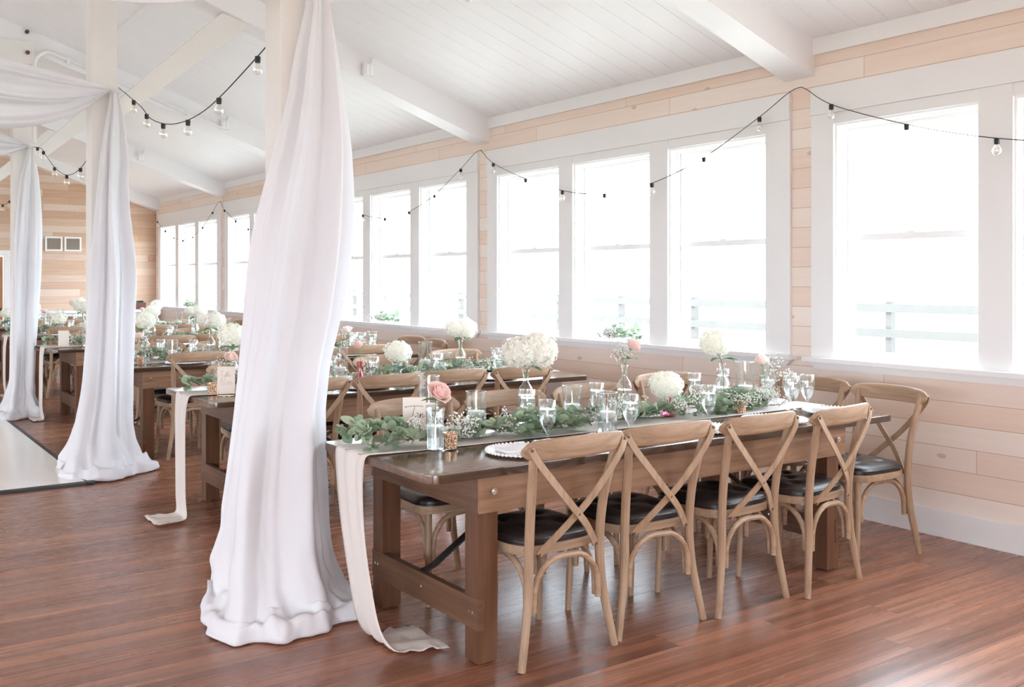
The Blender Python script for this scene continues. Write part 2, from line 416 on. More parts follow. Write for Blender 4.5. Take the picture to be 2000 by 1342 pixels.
# rear wall behind the camera, unseen opening added and sized for fill light
b = MB()
OX0, OX1, OZ = -6.2, -0.8, 2.4
b.prism([(OX1, 0), (WX + 0.14, 0), (WX + 0.14, czone(WX) + 0.05), (OX1, czone(OX1) + 0.05)], 'y', Y0 - 0.14, Y0)
b.prism([(LX - 0.14, 0), (OX0, 0), (OX0, czone(OX0) + 0.05), (LX - 0.14, czone(LX) + 0.05)], 'y', Y0 - 0.14, Y0)
b.prism([(OX0, OZ), (OX1, OZ), (OX1, czone(OX1) + 0.05), (RIDGE, czone(RIDGE) + 0.05), (OX0, czone(OX0) + 0.05)], 'y', Y0 - 0.14, Y0)
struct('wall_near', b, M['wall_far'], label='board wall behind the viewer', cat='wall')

# ceiling boards with V grooves running down the slope
def ceiling(b, xa, xb):
    ys = []; y = Y0 - 0.1; 
    while y < Y1 + 0.1:
        ys += [(y, 0.0), (y + 0.194, 0.0), (y + 0.197, 0.008)]; y += 0.2
    P = [[(x, yy, czone(x) + d) for yy, d in ys] for x in (xa, xb)]
    b.grid(P); b.grid([[(p[0], p[1], p[2] + 0.06) for p in r] for r in P])
b = MB(); ceiling(b, WX + 0.2, RIDGE); ceiling(b, RIDGE, LX - 0.2)
# wide flat board over the joint near the post line
for xs in (2.40,):
    b.prism([(xs, czone(xs) - 0.006), (xs + 0.14, czone(xs + 0.14) - 0.006), (xs + 0.14, czone(xs + 0.14) + 0.01), (xs, czone(xs) + 0.01)], 'y', Y0, Y1)
struct('ceiling', b, M['ceil'], label='white tongue and groove board ceiling', cat='ceiling')

b = MB(); b.box(WX - 0.022, WX, Y0, Y1, 2.934, 3.04)
struct('trim_1', b, M['paint'], label='white trim board along the eave', cat='trim')
b = MB(); b.box(WX - 0.018, WX, Y0, Y1, 0, 0.155)
struct('baseboard_right', b, M['paint'], bevel=0.003, label='white baseboard under the windows', cat='baseboard')
b = MB(); b.box(2.85, WX, Y1 - 0.018, Y1, 0, 0.155)
struct('baseboard_far', b, M['paint'], label='white baseboard of the far wall', cat='baseboard')

# windows
def window(n, y):
    root = link('window_%d' % n, None, None, (WX, y, 0)); root['kind'] = 'structure'
    tag(root, 'white framed bank of three tall sash windows', 'window')
    b = MB(); Z0, Z1 = 0.975, 2.469
    edges = [0.0] + [v for a in OPEN for v in a] + [UEND]
    for i in range(0, 8, 2): b.box(-0.022, 0, edges[i], edges[i + 1], Z0, 2.54)
    for a, c in OPEN: b.box(-0.019, 0, a - 0.0, c + 0.0, Z1, 2.54)
    b.box(-0.030, 0, 0, UEND, 2.54, 2.72)
    part('casing', b, M['paint'], root, bevel=0.002)
    b = MB(); b.box(-0.075, 0.06, -0.035, UEND + 0.035, 0.950, 0.980); part('sill', b, M['paint'], root, bevel=0.004)
    b = MB(); b.prism([(0.03, 0.906), (UEND - 0.03, 0.906), (UEND + 0.012, 0.951), (-0.012, 0.951)], 'x', -0.026, 0); part('apron', b, M['paint'], root)
    for a, c in OPEN:
        b = MB()
        b.box(0, 0.14, a, a + 0.014, Z0, Z1); b.box(0, 0.14, c - 0.014, c, Z0, Z1); b.box(0, 0.14, a + 0.014, c - 0.014, Z1 - 0.014, Z1); b.box(0.061, 0.14, a + 0.014, c - 0.014, Z0 - 0.01, Z0 + 0.012)
        b.box(0.065, 0.0845, a + 0.014, a + 0.03, Z0 + 0.012, Z1 - 0.014); b.box(0.065, 0.0845, c - 0.03, c - 0.014, Z0 + 0.012, Z1 - 0.014); b.box(0.065, 0.0845, a + 0.03, c - 0.03, Z1 - 0.03, Z1 - 0.014)
        part('jamb', b, M['vinyl'], root)
        b = MB(); a2, c2 = a + 0.014, c - 0.014
        b.box(0.085, 0.115, a2, a2 + 0.045, Z0 + 0.012, Z1 - 0.014); b.box(0.085, 0.115, c2 - 0.045, c2, Z0 + 0.012, Z1 - 0.014)
        b.box(0.085, 0.115, a2 + 0.045, c2 - 0.045, Z0 + 0.012, Z0 + 0.055); b.box(0.085, 0.115, a2 + 0.045, c2 - 0.045, Z1 - 0.055, Z1 - 0.014)
        b.box(0.08, 0.113, a2 + 0.001, c2 - 0.001, 1.725, 1.765)
        b.box(0.072, 0.085, (a2 + c2) / 2 - 0.03, (a2 + c2) / 2 + 0.03, 1.763, 1.775)
        part('sash', b, M['vinyl'], root)
        b = MB(); b.box(0.098, 0.102, a2 + 0.04, c2 - 0.04, Z0 + 0.05, Z1 - 0.05); part('pane', b, M['pane'], root)
for n, j in enumerate((-1, 0, 1, 2, 3)): window(n + 1, UNIT0 + BAY * j)

# roof beams, posts, braces, ties
FY = [4.06 + BAY * k for k in range(4)] + [19.21]
PX0, PX1 = 1.67, 1.857
for k, y in enumerate(FY):
    b = MB(); lo = lambda x: 2.80 + (WX - x) / 3.0
    b.prism([(WX, lo(WX)), (WX, czone(WX)), (RIDGE, czone(RIDGE)), (RIDGE, lo(RIDGE))], 'y', y, y + 0.24)
    o = struct('ceiling_beam', b, M['ceil'], label='sloping white roof beam', cat='beam')
    if k > 3: continue
    b = MB(); b.box(PX0, PX1, y + 0.11, y + 0.30, 0, 3.96)
    o = struct('support_post', b, M['post'], bevel=0.006, label='square white post', cat='post')
    c0 = MB(); c0.box(PX0 - 0.012, PX1 + 0.012, y + 0.098, y + 0.312, 0, 0.14); struct('base_trim', c0, M['post'], o, bevel=0.003)
    b = MB(); x0 = PX1
    b.prism([(x0, 2.715), (2.90, 3.60), (2.66, 3.66), (x0, 2.865)], 'y', y + 0.05, y + 0.19)
    struct('knee_brace', b, M['post'], label='diagonal white brace from post to beam', cat='brace')
    b = MB(); b.box(-5.5, PX1, y - 0.04, y + 0.0, 3.80, 4.04)
    t = struct('tie_beam', b, M['post'], label='white horizontal tie beam bolted to the post', cat='beam')
    for zz in (3.92, 4.15):
        c0 = MB(); c0.tube([(1.79, y - 0.065 if zz < 4 else y - 0.03, zz), (1.79, y - 0.03 if zz < 4 else y + 0.01, zz)], 0.022, 10); struct('bolt', c0, M['screw'], t)

# electrical boxes on the beams
for k, (y, nm) in enumerate(zip(FY, ('first', 'second', 'third', 'fourth', 'last'))):
    x = 3.95; zb = 2.80 + (WX - x) / 3.0
    r = thing('outlet_box', 'small white outlet box on the %s roof beam from the front' % nm, 'outlet box', (x, y, zb + 0.10), 0, 'outlet boxes on the roof beams')
    b = MB(); b.box(-0.055, 0.055, -0.05, 0, -0.055, 0.055); part('box', b, M['paint'], r, bevel=0.006)
    b = MB(); b.box(-0.035, -0.006, -0.056, -0.05, -0.04, 0.04); b.box(0.006, 0.035, -0.056, -0.05, -0.04, 0.04); part('socket_plate', b, M['vinyl'], r)
    b = MB(); b.tube([(0.02, -0.02, 0.05), (0.05, -0.02, 0.11), (0.055, -0.02, 0.16)], 0.011, 8); part('conduit', b, M['paint'], r, True)
r = thing('conduit_pipe', 'white conduit pipe arching from the third post up along the beam', 'pipe', (0, FY[2] - 0.03, 0))
b = MB(); pts = [(1.86, 0, 2.95), (1.86, 0, 3.80)] + [(1.86 + 0.16 * (1 - cos(a)), 0, 3.80 + 0.16 * sin(a)) for a in [pi / 2 * i / 6 for i in range(1, 7)]] + [(2.6, 0, 3.76), (3.9, 0, 3.30)]
b.tube(pts, 0.02, 8); part('pipe', b, M['paint'], r, True)
for q in (2.2, 2.5, 3.0, 3.5):
    b = MB(); z = 3.94 - (q - 2.03) * 0.345; b.box(q - 0.015, q + 0.015, -0.026, 0.028, z - 0.028, z + 0.028); part('strap', b, M['paint'], r)

# far wall: vents, door, counter, planter
for x, w in ((3.29, 'beside the post with the third drape'), (3.615, 'nearer the windows')):
    r = thing('wall_vent', 'square grey louvred vent on the pine wall, ' + w, 'vent', (x, Y1, 2.0), 0, 'vents on the far wall')
    b = MB(); b.box(0, 0.29, -0.025, 0, 0, 0.03); b.box(0, 0.29, -0.025, 0, 0.235, 0.265); b.box(0, 0.03, -0.025, 0, 0.03, 0.235); b.box(0.26, 0.29, -0.025, 0, 0.03, 0.235); part('frame', b, M['paint'], r)
    b = MB()
    for i in range(15): b.box(0.033 + i * 0.0153, 0.040 + i * 0.0153, -0.018, -0.004, 0.03, 0.235)
    b.box(0.03, 0.26, -0.004, -0.001, 0.03, 0.235); part('louvre', b, M['vent'], r)
d = link('door_1', None, None, (DX0, Y1, 0)); d['kind'] = 'structure'; tag(d, 'pine door in white casing at the far end', 'door')
W = DX1 - DX0
b = MB(); b.box(-0.10, 0, -0.025, 0, 0, DZ + 0.10); b.box(W, W + 0.10, -0.025, 0, 0, DZ + 0.10); b.box(0, W, -0.025, 0, DZ, DZ + 0.10); part('casing', b, M['paint'], d)
b = MB(); b.box(0.01, W - 0.01, 0.04, 0.08, 0.01, DZ - 0.01)
for z0, z1 in ((0.2, 0.85), (1.0, 1.75)): b.box(0.12, W - 0.12, 0.03, 0.04, z0, z1)
part('door_leaf', b, M['doorw'], d, bevel=0.004)
b = MB(); b.ball((W - 0.07, 0.0, 0.95), 0.03); b.tube([(W - 0.07, 0.0, 0.95), (W - 0.07, 0.05, 0.95)], 0.012); part('handle', b, M['black'], d, True)

r = thing('counter_cabinet', 'long white counter cabinet against the far pine wall', 'cabinet', (2.95, Y1 - 0.5, 0))
b = MB(); b.box(0, 2.10, 0.02, 0.48, 0.06, 0.87); part('body', b, M['paint'], r)
b = MB(); b.box(-0.02, 2.13, -0.02, 0.48, 0.87, 0.92); part('countertop', b, M['white_oak'], r, bevel=0.004)
for i in range(4):
    x = 0.03 + i * 0.52
    b = MB(); b.box(x, x + 0.48, 0.0, 0.02, 0.10, 0.66); q = part('door', b, M['paint'], r, bevel=0.003)
    c0 = MB(); c0.box(x + 0.42, x + 0.435, -0.02, 0.0, 0.45, 0.58); part('handle', c0, M['black'], q)
    b = MB(); b.box(x, x + 0.48, 0.0, 0.02, 0.68, 0.84); q = part('drawer', b, M['paint'], r, bevel=0.003)
    c0 = MB(); c0.box(x + 0.16, x + 0.32, -0.02, 0.0, 0.79, 0.805); part('handle', c0, M['black'], q)

# ------------------------------------------------------------------ outdoors
b = MB(); b.box(WX + 0.3, 120, -60, 90, -0.35, -0.25); b.box(-120, LX - 0.3, -60, 90, -0.35, -0.25); b.box(LX - 0.3, WX + 0.3, -60, Y0 - 0.4, -0.35, -0.25)
struct('ground', b, M['ground'], label='pale grass outside', cat='ground')
r = thing('paddock_fence', 'weathered three rail paddock fence outside the windows', 'fence', (15.5, 0, -0.25))
for z in (0.32, 0.77, 1.22):
    b = MB(); b.box(-0.03, 0.03, -4, 44, z - 0.075, z + 0.075); part('rail', b, M['fence'], r)
for i in range(20):
    b = MB(); y = -4 + 2.4 * i; b.box(0.03, 0.15, y - 0.06, y + 0.06, 0, 1.34); part('post', b, M['fence'], r)

# ------------------------------------------------------------------ dance floor
r = thing('dance_floor', 'glossy white portable dance floor with dark edging', 'dance floor', (0, 0, 0))
DFX, DFY = 1.60, 7.50
b = MB()
for i in range(5):
    for j in range(8):
        b.box(DFX - 0.06 - 0.915 * (i + 1) + 0.001, DFX - 0.06 - 0.915 * i, DFY + 0.06 + 0.915 * j, DFY + 0.06 + 0.915 * (j + 1) - 0.001, 0.001, 0.022)
part('panels', b, M['white_oak'], r)
xl = DFX - 0.06 - 0.915 * 5; yt = DFY + 0.06 + 0.915 * 8
b = MB()
b.prism([(DFY, 0.001), (DFY + 0.06, 0.001), (DFY + 0.06, 0.022), (DFY + 0.02, 0.016)], 'x', xl, DFX)
b.prism([(DFX, 0.001), (DFX - 0.06, 0.001), (DFX - 0.06, 0.022), (DFX - 0.02, 0.016)], 'y', DFY, yt)
part('edge_trim', b, M['trimblack'], r)

# ------------------------------------------------------------------ cross-back chair (faces +Y)
def bez(p0, p1, p2, p3, n):
    r = []
    for i in range(n + 1):
        t = i / n; a = (1 - t) ** 3; b_ = 3 * t * (1 - t) ** 2; c = 3 * t * t * (1 - t); d = t ** 3
        r.append(tuple(a * p0[k] + b_ * p1[k] + c * p2[k] + d * p3[k] for k in range(3)))
    return r
def smooth_path(pts, n=4):
    """Catmull-Rom through pts"""
    out = []; m = len(pts)
    for i in range(m - 1):
        p0, p1, p2, p3 = pts[max(i - 1, 0)], pts[i], pts[i + 1], pts[min(i + 2, m - 1)]
        for j in range(n):
            t = j / n
            out.append(tuple(0.5 * (2 * p1[k] + (p2[k] - p0[k]) * t + (2 * p0[k] - 5 * p1[k] + 4 * p2[k] - p3[k]) * t * t + (3 * p1[k] - p0[k] - 3 * p2[k] + p3[k]) * t ** 3) for k in range(3)))
    out.append(tuple(pts[-1])); return out
def sup(a, bb, n, y0, taper, k=36):
    """rounded seat outline"""
    r = []
    for i in range(k):
        t = 2 * pi * i / k; c, s_ = cos(t), sin(t)
        x = a * (abs(c) ** (2 / n)) * (1 if c >= 0 else -1); y = bb * (abs(s_) ** (2 / n)) * (1 if s_ >= 0 else -1)
        r.append((x * (1 + taper * y / bb), y + y0))
    return r
def make_chair():
    t = thing('cross_back_chair', 'chair', 'chair')
    # seat frame
    b = MB(); o = sup(0.212, 0.205, 4.5, 0.0, 0.06)
    b.prism(o, 'z', 0.415, 0.452); part('seat_frame', b, M['oakx'], t, True, bevel=0.006)
    # tufted cushion
    b = MB(); N = 26; tufts = [(-0.09, 0.08), (0.09, 0.08), (0, 0.0), (-0.09, -0.085), (0.09, -0.085)]
    P = []
    for i in range(N + 1):
        row = []
        for j in range(N + 1):
            u = -1 + 2 * i / N; v = -1 + 2 * j / N
            # denser towards the rim
            u = sin(u * pi / 2); v = sin(v * pi / 2)
            rr = max(abs(u), abs(v)); d = (abs(u) ** 4.5 + abs(v) ** 4.5) ** (1 / 4.5)
            if d > 1e-6: x, y = u / d * rr, v / d * rr
            else: x = y = 0
            X = 0.205 * x * (1 + 0.06 * y); Y = 0.198 * y
            z = 0.470 + 0.030 * (max(0.0, 1 - rr ** 5)) ** 0.5
            for tx, ty in tufts:
                dd = ((X - tx) ** 2 + (Y - ty) ** 2)
                z -= 0.019 * math.exp(-dd / (0.016 ** 2)) + 0.008 * math.exp(-dd / (0.05 ** 2))
            row.append((X, Y, max(z, 0.4705) if rr < 0.999 else 0.470))
        P.append(row)
    b.grid(P)
    ol = [(x * 0.968, y * 0.966) for x, y in o]
    b.prism(ol, 'z', 0.452, 0.4702)
    cu = part('seat_cushion', b, M['leather'], t, True, angle=60)
    b = MB(); b.tube([(x * 0.97, y * 0.968, 0.4695) for x, y in o + o[:2]], 0.0042, 6, False); b.tube([(x * 0.97, y * 0.968, 0.4545) for x, y in o + o[:2]], 0.0042, 6, False); part('piping', b, M['leather'], cu, True)
    # rear posts: one bent rod each from floor to top rail
    for s in (-1, 1):
        pts = smooth_path([(s * 0.238, -0.236, 0), (s * 0.212, -0.224, 0.13), (s * 0.188, -0.213, 0.27), (s * 0.181, -0.208, 0.43), (s * 0.186, -0.224, 0.60), (s * 0.200, -0.254, 0.74), (s * 0.213, -0.278, 0.845)], 5)
        b = MB(); m = len(pts); b.tube(pts, [0.0155 + 0.0035 * min(1, 2.5 * i / m) - 0.002 * (i / m > 0.8) for i in range(m)], 10); part('rear_leg', b, M['oakz'], t, True)
        pts = smooth_path([(s * 0.182, 0.186, 0), (s * 0.178, 0.176, 0.2), (s * 0.172, 0.165, 0.42)], 4)
        b = MB(); b.tube(pts, [0.0135 + 0.004 * i / (len(pts) - 1) for i in range(len(pts))], 10); part('front_leg', b, M['oakz'], t, True)
    # top rail: bowed board with rounded ends
    b = MB(); P = []; K = 22
    for i in range(K + 1):
        u = -1 + 2 * i / K; x = 0.260 * u
        yc = -0.318 + 0.054 * u * u
        e = max(0.0, 1 - abs(u) ** 9) ** 0.5
        hh = (0.044 - 0.005 * u * u) * (0.30 + 0.70 * e); zc = 0.842 - 0.006 * u * u
        th = 0.0135 * (0.35 + 0.65 * e)
        tw = 0.006
        ring = []
        for q in range(12):
            a = 2 * pi * q / 12; ca, sa = cos(a), sin(a)
            ring.append((x, yc + th * (abs(ca) ** 0.6) * (1 if ca >= 0 else -1) - tw * sa, zc + hh * (abs(sa) ** 0.75) * (1 if sa >= 0 else -1)))
        P.append(ring)
    b.grid(P, True); b.add(P[0], [tuple(range(12))]); b.add(P[-1], [tuple(range(12))[::-1]])
    part('top_rail', b, M['oakx'], t, True, angle=50)
    # crossed bent bands on the back
    for s in (-1, 1):
        off = -0.004 if s > 0 else -0.013
        pts = smooth_path([(s * 0.240, -0.290 + off * .3, 0.850), (s * 0.206, -0.298 + off * .6, 0.790), (s * 0.07, -0.290 + off, 0.640), (-s * 0.045, -0.264 + off, 0.530), (-s * 0.128, -0.227 + off * .4, 0.442), (-s * 0.144, -0.220 + off * .3, 0.422)], 5)
        b = MB(); b.strip(pts, (0, -1, 0), 0.029, 0.008); q = part('cross_band', b, M['oakz'], t, bevel=0.002)
        for p in [pts[1], pts[-2]] + ([(0.0, -0.288, 0.573)] if s > 0 else []):
            c0 = MB(); c0.tube([(p[0], p[1] - 0.007, p[2]), (p[0], p[1] + 0.004, p[2])], 0.0065, 8); part('screw', c0, M['screw'], q, True)
    # bentwood arches under the seat, one per side
    def arch(p, q, name):
        p = Vector(p); q = Vector(q); d = q - p; zt = 0.402; zl = 0.205
        L = d.length; e = d.normalized(); r = 0.42 * L
        pts = [p + Vector((0, 0, zl)), p + Vector((0, 0, zl + 0.05)) + e * 0.002]
        for i in range(1, 7):
            a = pi / 2 * i / 6; pts.append(p + e * (r * (1 - cos(a))) + Vector((0, 0, zl + 0.05 + (zt - zl - 0.05) * sin(a))))
        for i in range(5, -1, -1):
            a = pi / 2 * i / 6; pts.append(q - e * (r * (1 - cos(a))) + Vector((0, 0, zl + 0.05 + (zt - zl - 0.05) * sin(a))))
        pts.append(q + Vector((0, 0, zl)))
        b = MB(); b.tube(pts, 0.0125, 8); part(name, b, M['oakx'], t, True)
    arch((-0.166, -0.216, 0), (0.166, -0.216, 0), 'arch_brace'); arch((-0.150, 0.170, 0), (0.150, 0.170, 0), 'arch_brace')
    for s in (-1, 1): arch((s * 0.176, -0.186, 0), (s * 0.172, 0.144, 0), 'arch_brace')
    return t
chair = Proto(make_chair())

# ------------------------------------------------------------------ farm table (origin: floor under the front left corner of the top)
TLEN, TW, TH = 2.86, 0.96, 0.76
def make_table():
    t = thing('farm_table', 'table', 'table')
    b = MB(); r = 0.055; o = []
    for cx_, cy_, a0 in ((TLEN - r, r, -90), (TLEN - r, TW - r, 0), (r, TW - r, 90), (r, r, 180)):
        for i in range(6):
            a = radians(a0 + 18 * i); o.append((cx_ + r * cos(a), cy_ + r * sin(a)))
    b.prism(o, 'z', TH - 0.033, TH); part('table_top', b, M['table_top'], t, True, bevel=0.004, angle=40)
    xl, xr = 0.235, 2.345
    for x in (xl, xr):
        for y in (0.045, TW - 0.135):
            b = MB(); b.box(x, x + 0.092, y, y + 0.092, 0.006, TH - 0.033); q = part('leg', b, M['legw'], t, bevel=0.003)
            c0 = MB(); c0.tube([(x + 0.046, y + 0.046, 0), (x + 0.046, y + 0.046, 0.007)], 0.02, 10); part('glide', c0, M['chrome'], q)
    for y0_, y1_ in ((0.030, 0.0445), (TW - 0.0425, TW - 0.028)):
        b = MB(); b.box(xl - 0.002, xr + 0.13, y0_, y1_, TH - 0.175, TH - 0.034); q = part('side_apron', b, M['apronw'], t, bevel=0.002)
        for x in (xl + 0.06, xr + 0.06):
            c0 = MB(); yy = (y0_ - 0.012, y0_) if y0_ < 0.5 else (y1_, y1_ + 0.012)
            c0.tube([(x, yy[0], TH - 0.092), (x, yy[1], TH - 0.092)], 0.014, 12); c0.tube([(x, yy[0] - 0.004, TH - 0.092), (x, yy[1], TH - 0.092)], 0.008, 8); part('bolt', c0, M['chrome'], q, True)
    for x in (xl - 0.002, xr + 0.11):
        b = MB(); b.box(x, x + 0.02, 0.046, TW - 0.044, TH - 0.175, TH - 0.034); part('end_apron', b, M['strw'], t, bevel=0.002)
    for x in (1.0, 1.8):
        b = MB(); b.box(x, x + 0.09, 0.046, TW - 0.044, TH - 0.10, TH - 0.034); part('batten', b, M['strw'], t)
    for x in (xl - 0.003, xr + 0.063):
        b = MB(); b.box(x, x + 0.032, 0.042, TW - 0.040, 0.135, 0.255); q = part('stretcher', b, M['strw'], t, bevel=0.003)
        for yy in (0.075, 0.10, 0.47, TW - 0.1, TW - 0.075):
            c0 = MB(); c0.tube([(x - 0.003, yy, 0.20), (x + 0.001, yy, 0.20)], 0.006, 8); part('screw', c0, M['chrome'], q)
    for x, s in ((xl + 0.01, 1), (xr + 0.085, -1)):
        b = MB(); p = [(x, TW / 2, 0.255), (x + s * 0.05, TW / 2, 0.275), (x + s * 0.66, TW / 2, 0.655)]
        b.strip([(p[0][0], p[0][1], p[0][2] + 0.004), p[1], p[2], (x + s * 0.72, TW / 2, 0.66)], (0, 1, 0), 0.008, 0.042)
        part('folding_brace', b, M['black'], t)
    return t
table = Proto(make_table())

ORD = ['first', 'second', 'third', 'fourth', 'fifth', 'sixth']
TN = ['Ten card table', 'second table row', 'third table row', 'fourth table row', 'fifth table row', 'sixth table row']
TX = 1.808
TXS = [1.808, 1.84, 1.90, 1.90, 1.90, 1.90]
TY = [3.085, 5.66, 8.24, 10.82, 13.38, 15.96]
NX = [2.375, 2.905, 3.42, 3.935]      # seats along the front side
FX = [2.42, 2.98, 3.55, 4.37]        # seats along the back side
rnd = random.Random(11)
seats = []   # (table, side, index, x, y, dirn)
for k in range(6):
    TX = TXS[k]; ox = TX - 1.808 + (0.05 if k > 1 else 0)
    table((TX, TY[k], 0), 0, 'dark-topped farm table, %s' % ('set with the Ten card, closest of the rows' if k == 0 else 'the %s row back from the Ten card table' % ORD[k]), 'farm tables in a row')
    for i in range(4):
        dx = rnd.uniform(-0.008, 0.008); a = radians(rnd.uniform(-3, 3)); dy = (0.02, -0.02, 0.022, -0.02)[i] + rnd.uniform(-0.004, 0.004)
        if k == 0: dx = 0; dy = 0; a = radians((2, -2, 2, 7)[i]); dy = (0, 0.02, -0.015, -0.05)[i]
        dx += ox - ((0, 0, 0.02, 0.045)[i] if k > 1 else 0); chair((NX[i] + dx, TY[k] + 0.145 + dy, 0), a, 'bentwood chair on the front side of the %s, %s from the aisle' % (TN[k], ORD[i]), 'cross-back chairs at the tables')
        seats.append((k, 'front', i, NX[i] + dx, TY[k] + 0.20, 1))
        dx = rnd.uniform(-0.02, 0.02) if k else 0; dy = (0.015, -0.015, 0.015, 0)[i] if k else 0; a = pi + radians(rnd.uniform(-3, 3))
        dx += ox; chair((FX[i] + dx, TY[k] + 0.935 + dy + (0.235 if i == 3 else 0), 0), a, 'bentwood chair on the back side of the %s, %s from the aisle' % (TN[k], ORD[i]), 'cross-back chairs at the tables')
        seats.append((k, 'back', i, FX[i] + dx, TY[k] + 0.76, -1))
    if k in (0, 2, 4):
        for i, (yy, w) in enumerate(((0.225, 'front'), (0.745, 'back'))):
            chair((TX + TLEN - 0.04 + 0.06 * i, TY[k] + yy, 0), pi / 2 + radians((-6, 4)[i]), 'bentwood chair at the window end of the %s, %s one' % (TN[k], w), 'cross-back chairs at the tables')
            seats.append((k, 'window end ' + w, 0, TX + TLEN - 0.22, TY[k] + yy, 2))

# ------------------------------------------------------------------ table linen and place settings
def make_runner(seed, tail, yl, ym, short):
    """cloth along the table: hangs over the aisle end to the floor and over the window end"""
    rr = random.Random(seed); b = MB(); P = []
    path = []
    for p in tail: path.append(p)
    n = 14
    sm = smooth_path(path, 5)
    top = [(0.0 + TLEN * i / n, yl + (ym - yl) * min(1, i / 5), TH + 0.004, 0.15 - 0.045 * min(1, i / 4)) for i in range(n + 1)]
    rows = [(p[0], p[1], p[2], wd) for p, wd in [(q[:3], q[3]) for q in [(s[0], s[1], s[2], 0) for s in sm]]]
    full = []
    m = len(sm)
    for i, p in enumerate(sm): full.append((p[0], p[1], p[2], 0.15 - 0.045 * sin(pi * min(1, (m - i) / m * 1.1)) , 1.0))
    for p in top[1:]: full.append((p[0], p[1], p[2], p[3], 0.0))
    for z in ((0.752, 0.72, 0.66, 0.60) if short else (0.752, 0.70, 0.5, 0.3, 0.12)): full.append((TLEN + 0.012 + 0.02 * (0.76 - z), ym, z, 0.12, 0.6))
    K = 12
    for i, (x, y, z, w, fold) in enumerate(full):
        row = []
        nx = full[min(i + 1, len(full) - 1)]; pv = full[max(i - 1, 0)]
        tg = Vector((nx[0] - pv[0], 0, nx[2] - pv[2])); tg = tg.normalized() if tg.length > 1e-6 else Vector((1, 0, 0))
        nn = Vector((-tg.z, 0, tg.x))
        for j in range(K + 1):
            u = -1 + 2 * j / K
            f = fold * 0.008 * sin(u * 7 + 0.5 * sin(i * 0.3) + seed) * (0.6 + 0.4 * sin(i * 0.2))
            zz = z + nn.z * f; x_ = abs(x)
            row.append((x + nn.x * f, y + w * u, max(zz, 0.004 + (0.005 + 0.016 * min(1, x_ / 0.12)) * abs(sin(u * 4.0 + i * 0.8 + seed) * sin(i * 0.55 + u)) if z < 0.03 else 0.004)))
        P.append(row)
    b.grid(P)
    me = b.mesh('table_runner', M['runner'], True, angle=180)
    return me
tails = [
    [(0.235, 0.40, 0.012), (0.17, 0.42, 0.016), (0.08, 0.43, 0.014), (0.03, 0.455, 0.02), (0.0, 0.50, 0.09), (-0.012, 0.55, 0.25), (-0.018, 0.60, 0.45), (-0.018, 0.63, 0.66), (-0.012, 0.635, 0.745), (0.002, 0.635, 0.764)],
    [(-0.22, 0.46, 0.012), (-0.16, 0.44, 0.016), (-0.08, 0.44, 0.014), (-0.03, 0.46, 0.03), (-0.03, 0.48, 0.14), (-0.03, 0.49, 0.35), (-0.026, 0.50, 0.62), (-0.012, 0.50, 0.745), (0.002, 0.50, 0.764)],
]
for k in range(6):
    t = tails[min(k, 1)] if k < 2 else [(p[0] * (0.6 if p[2] < .05 else 1), p[1] + rnd.uniform(-0.01, 0.01), p[2]) for p in tails[1]]
    me = make_runner(k + 1, t, 0.635 if k == 0 else 0.50, 0.55 if k == 0 else 0.48, k in (0, 2, 4))
    sol = link('table_runner', me, None, (TXS[k], TY[k], 0)); tag(sol, 'sheer blush runner along the %s, trailing to the floor at the aisle end' % TN[k], 'table runner', 'table runners')
    md = sol.modifiers.new('thickness', 'SOLIDIFY'); md.thickness = 0.0015; md.offset = 1

def make_plate():
    t = thing('charger_plate', 'plate', 'plate')
    b = MB(); b.lathe([(0.001, 0.004), (0.10, 0.004), (0.115, 0.008), (0.150, 0.015), (0.158, 0.016), (0.158, 0.011), (0.12, 0.002), (0.10, 0.0), (0.001, 0.0)], n=36); part('dish', b, M['china'], t, True)
    b = MB()
    for i in range(52):
        a = 2 * pi * i / 52; b.ball((0.160 * cos(a), 0.160 * sin(a), 0.0145), 0.0068, 6, 4)
    part('beaded_rim', b, M['china'], t, True)
    return t
plate = Proto(make_plate())
def make_napkin():
    t = thing('napkin', 'napkin', 'napkin'); b = MB(); P = []
    for l in range(3):
        P = []
        for i in range(9):
            row = []
            for j in range(7):
                u = -1 + 2 * i / 8; v = -1 + 2 * j / 6
                e = max(abs(u), abs(v))
                row.append((0.10 * u, (0.062 - 0.006 * l) * v, 0.006 + 0.006 * l + 0.005 * (1 - e ** 4) + 0.002 * sin(5 * u + l) * (1 - abs(v))))
            P.append(row)
        b.grid(P); b.grid([[(p[0], p[1], p[2] - 0.005) for p in r] for r in P])
        rim = [P[0][j] for j in range(7)] + [P[i][6] for i in range(1, 9)] + [P[8][j] for j in range(5, -1, -1)] + [P[i][0] for i in range(7, 0, -1)]
        q = rim + [rim[0]]; b.grid([q, [(p[0], p[1], p[2] - 0.005) for p in q]])
    part('folded_linen', b, M['napkin'], t, True, angle=60); return t
napkin = Proto(make_napkin())
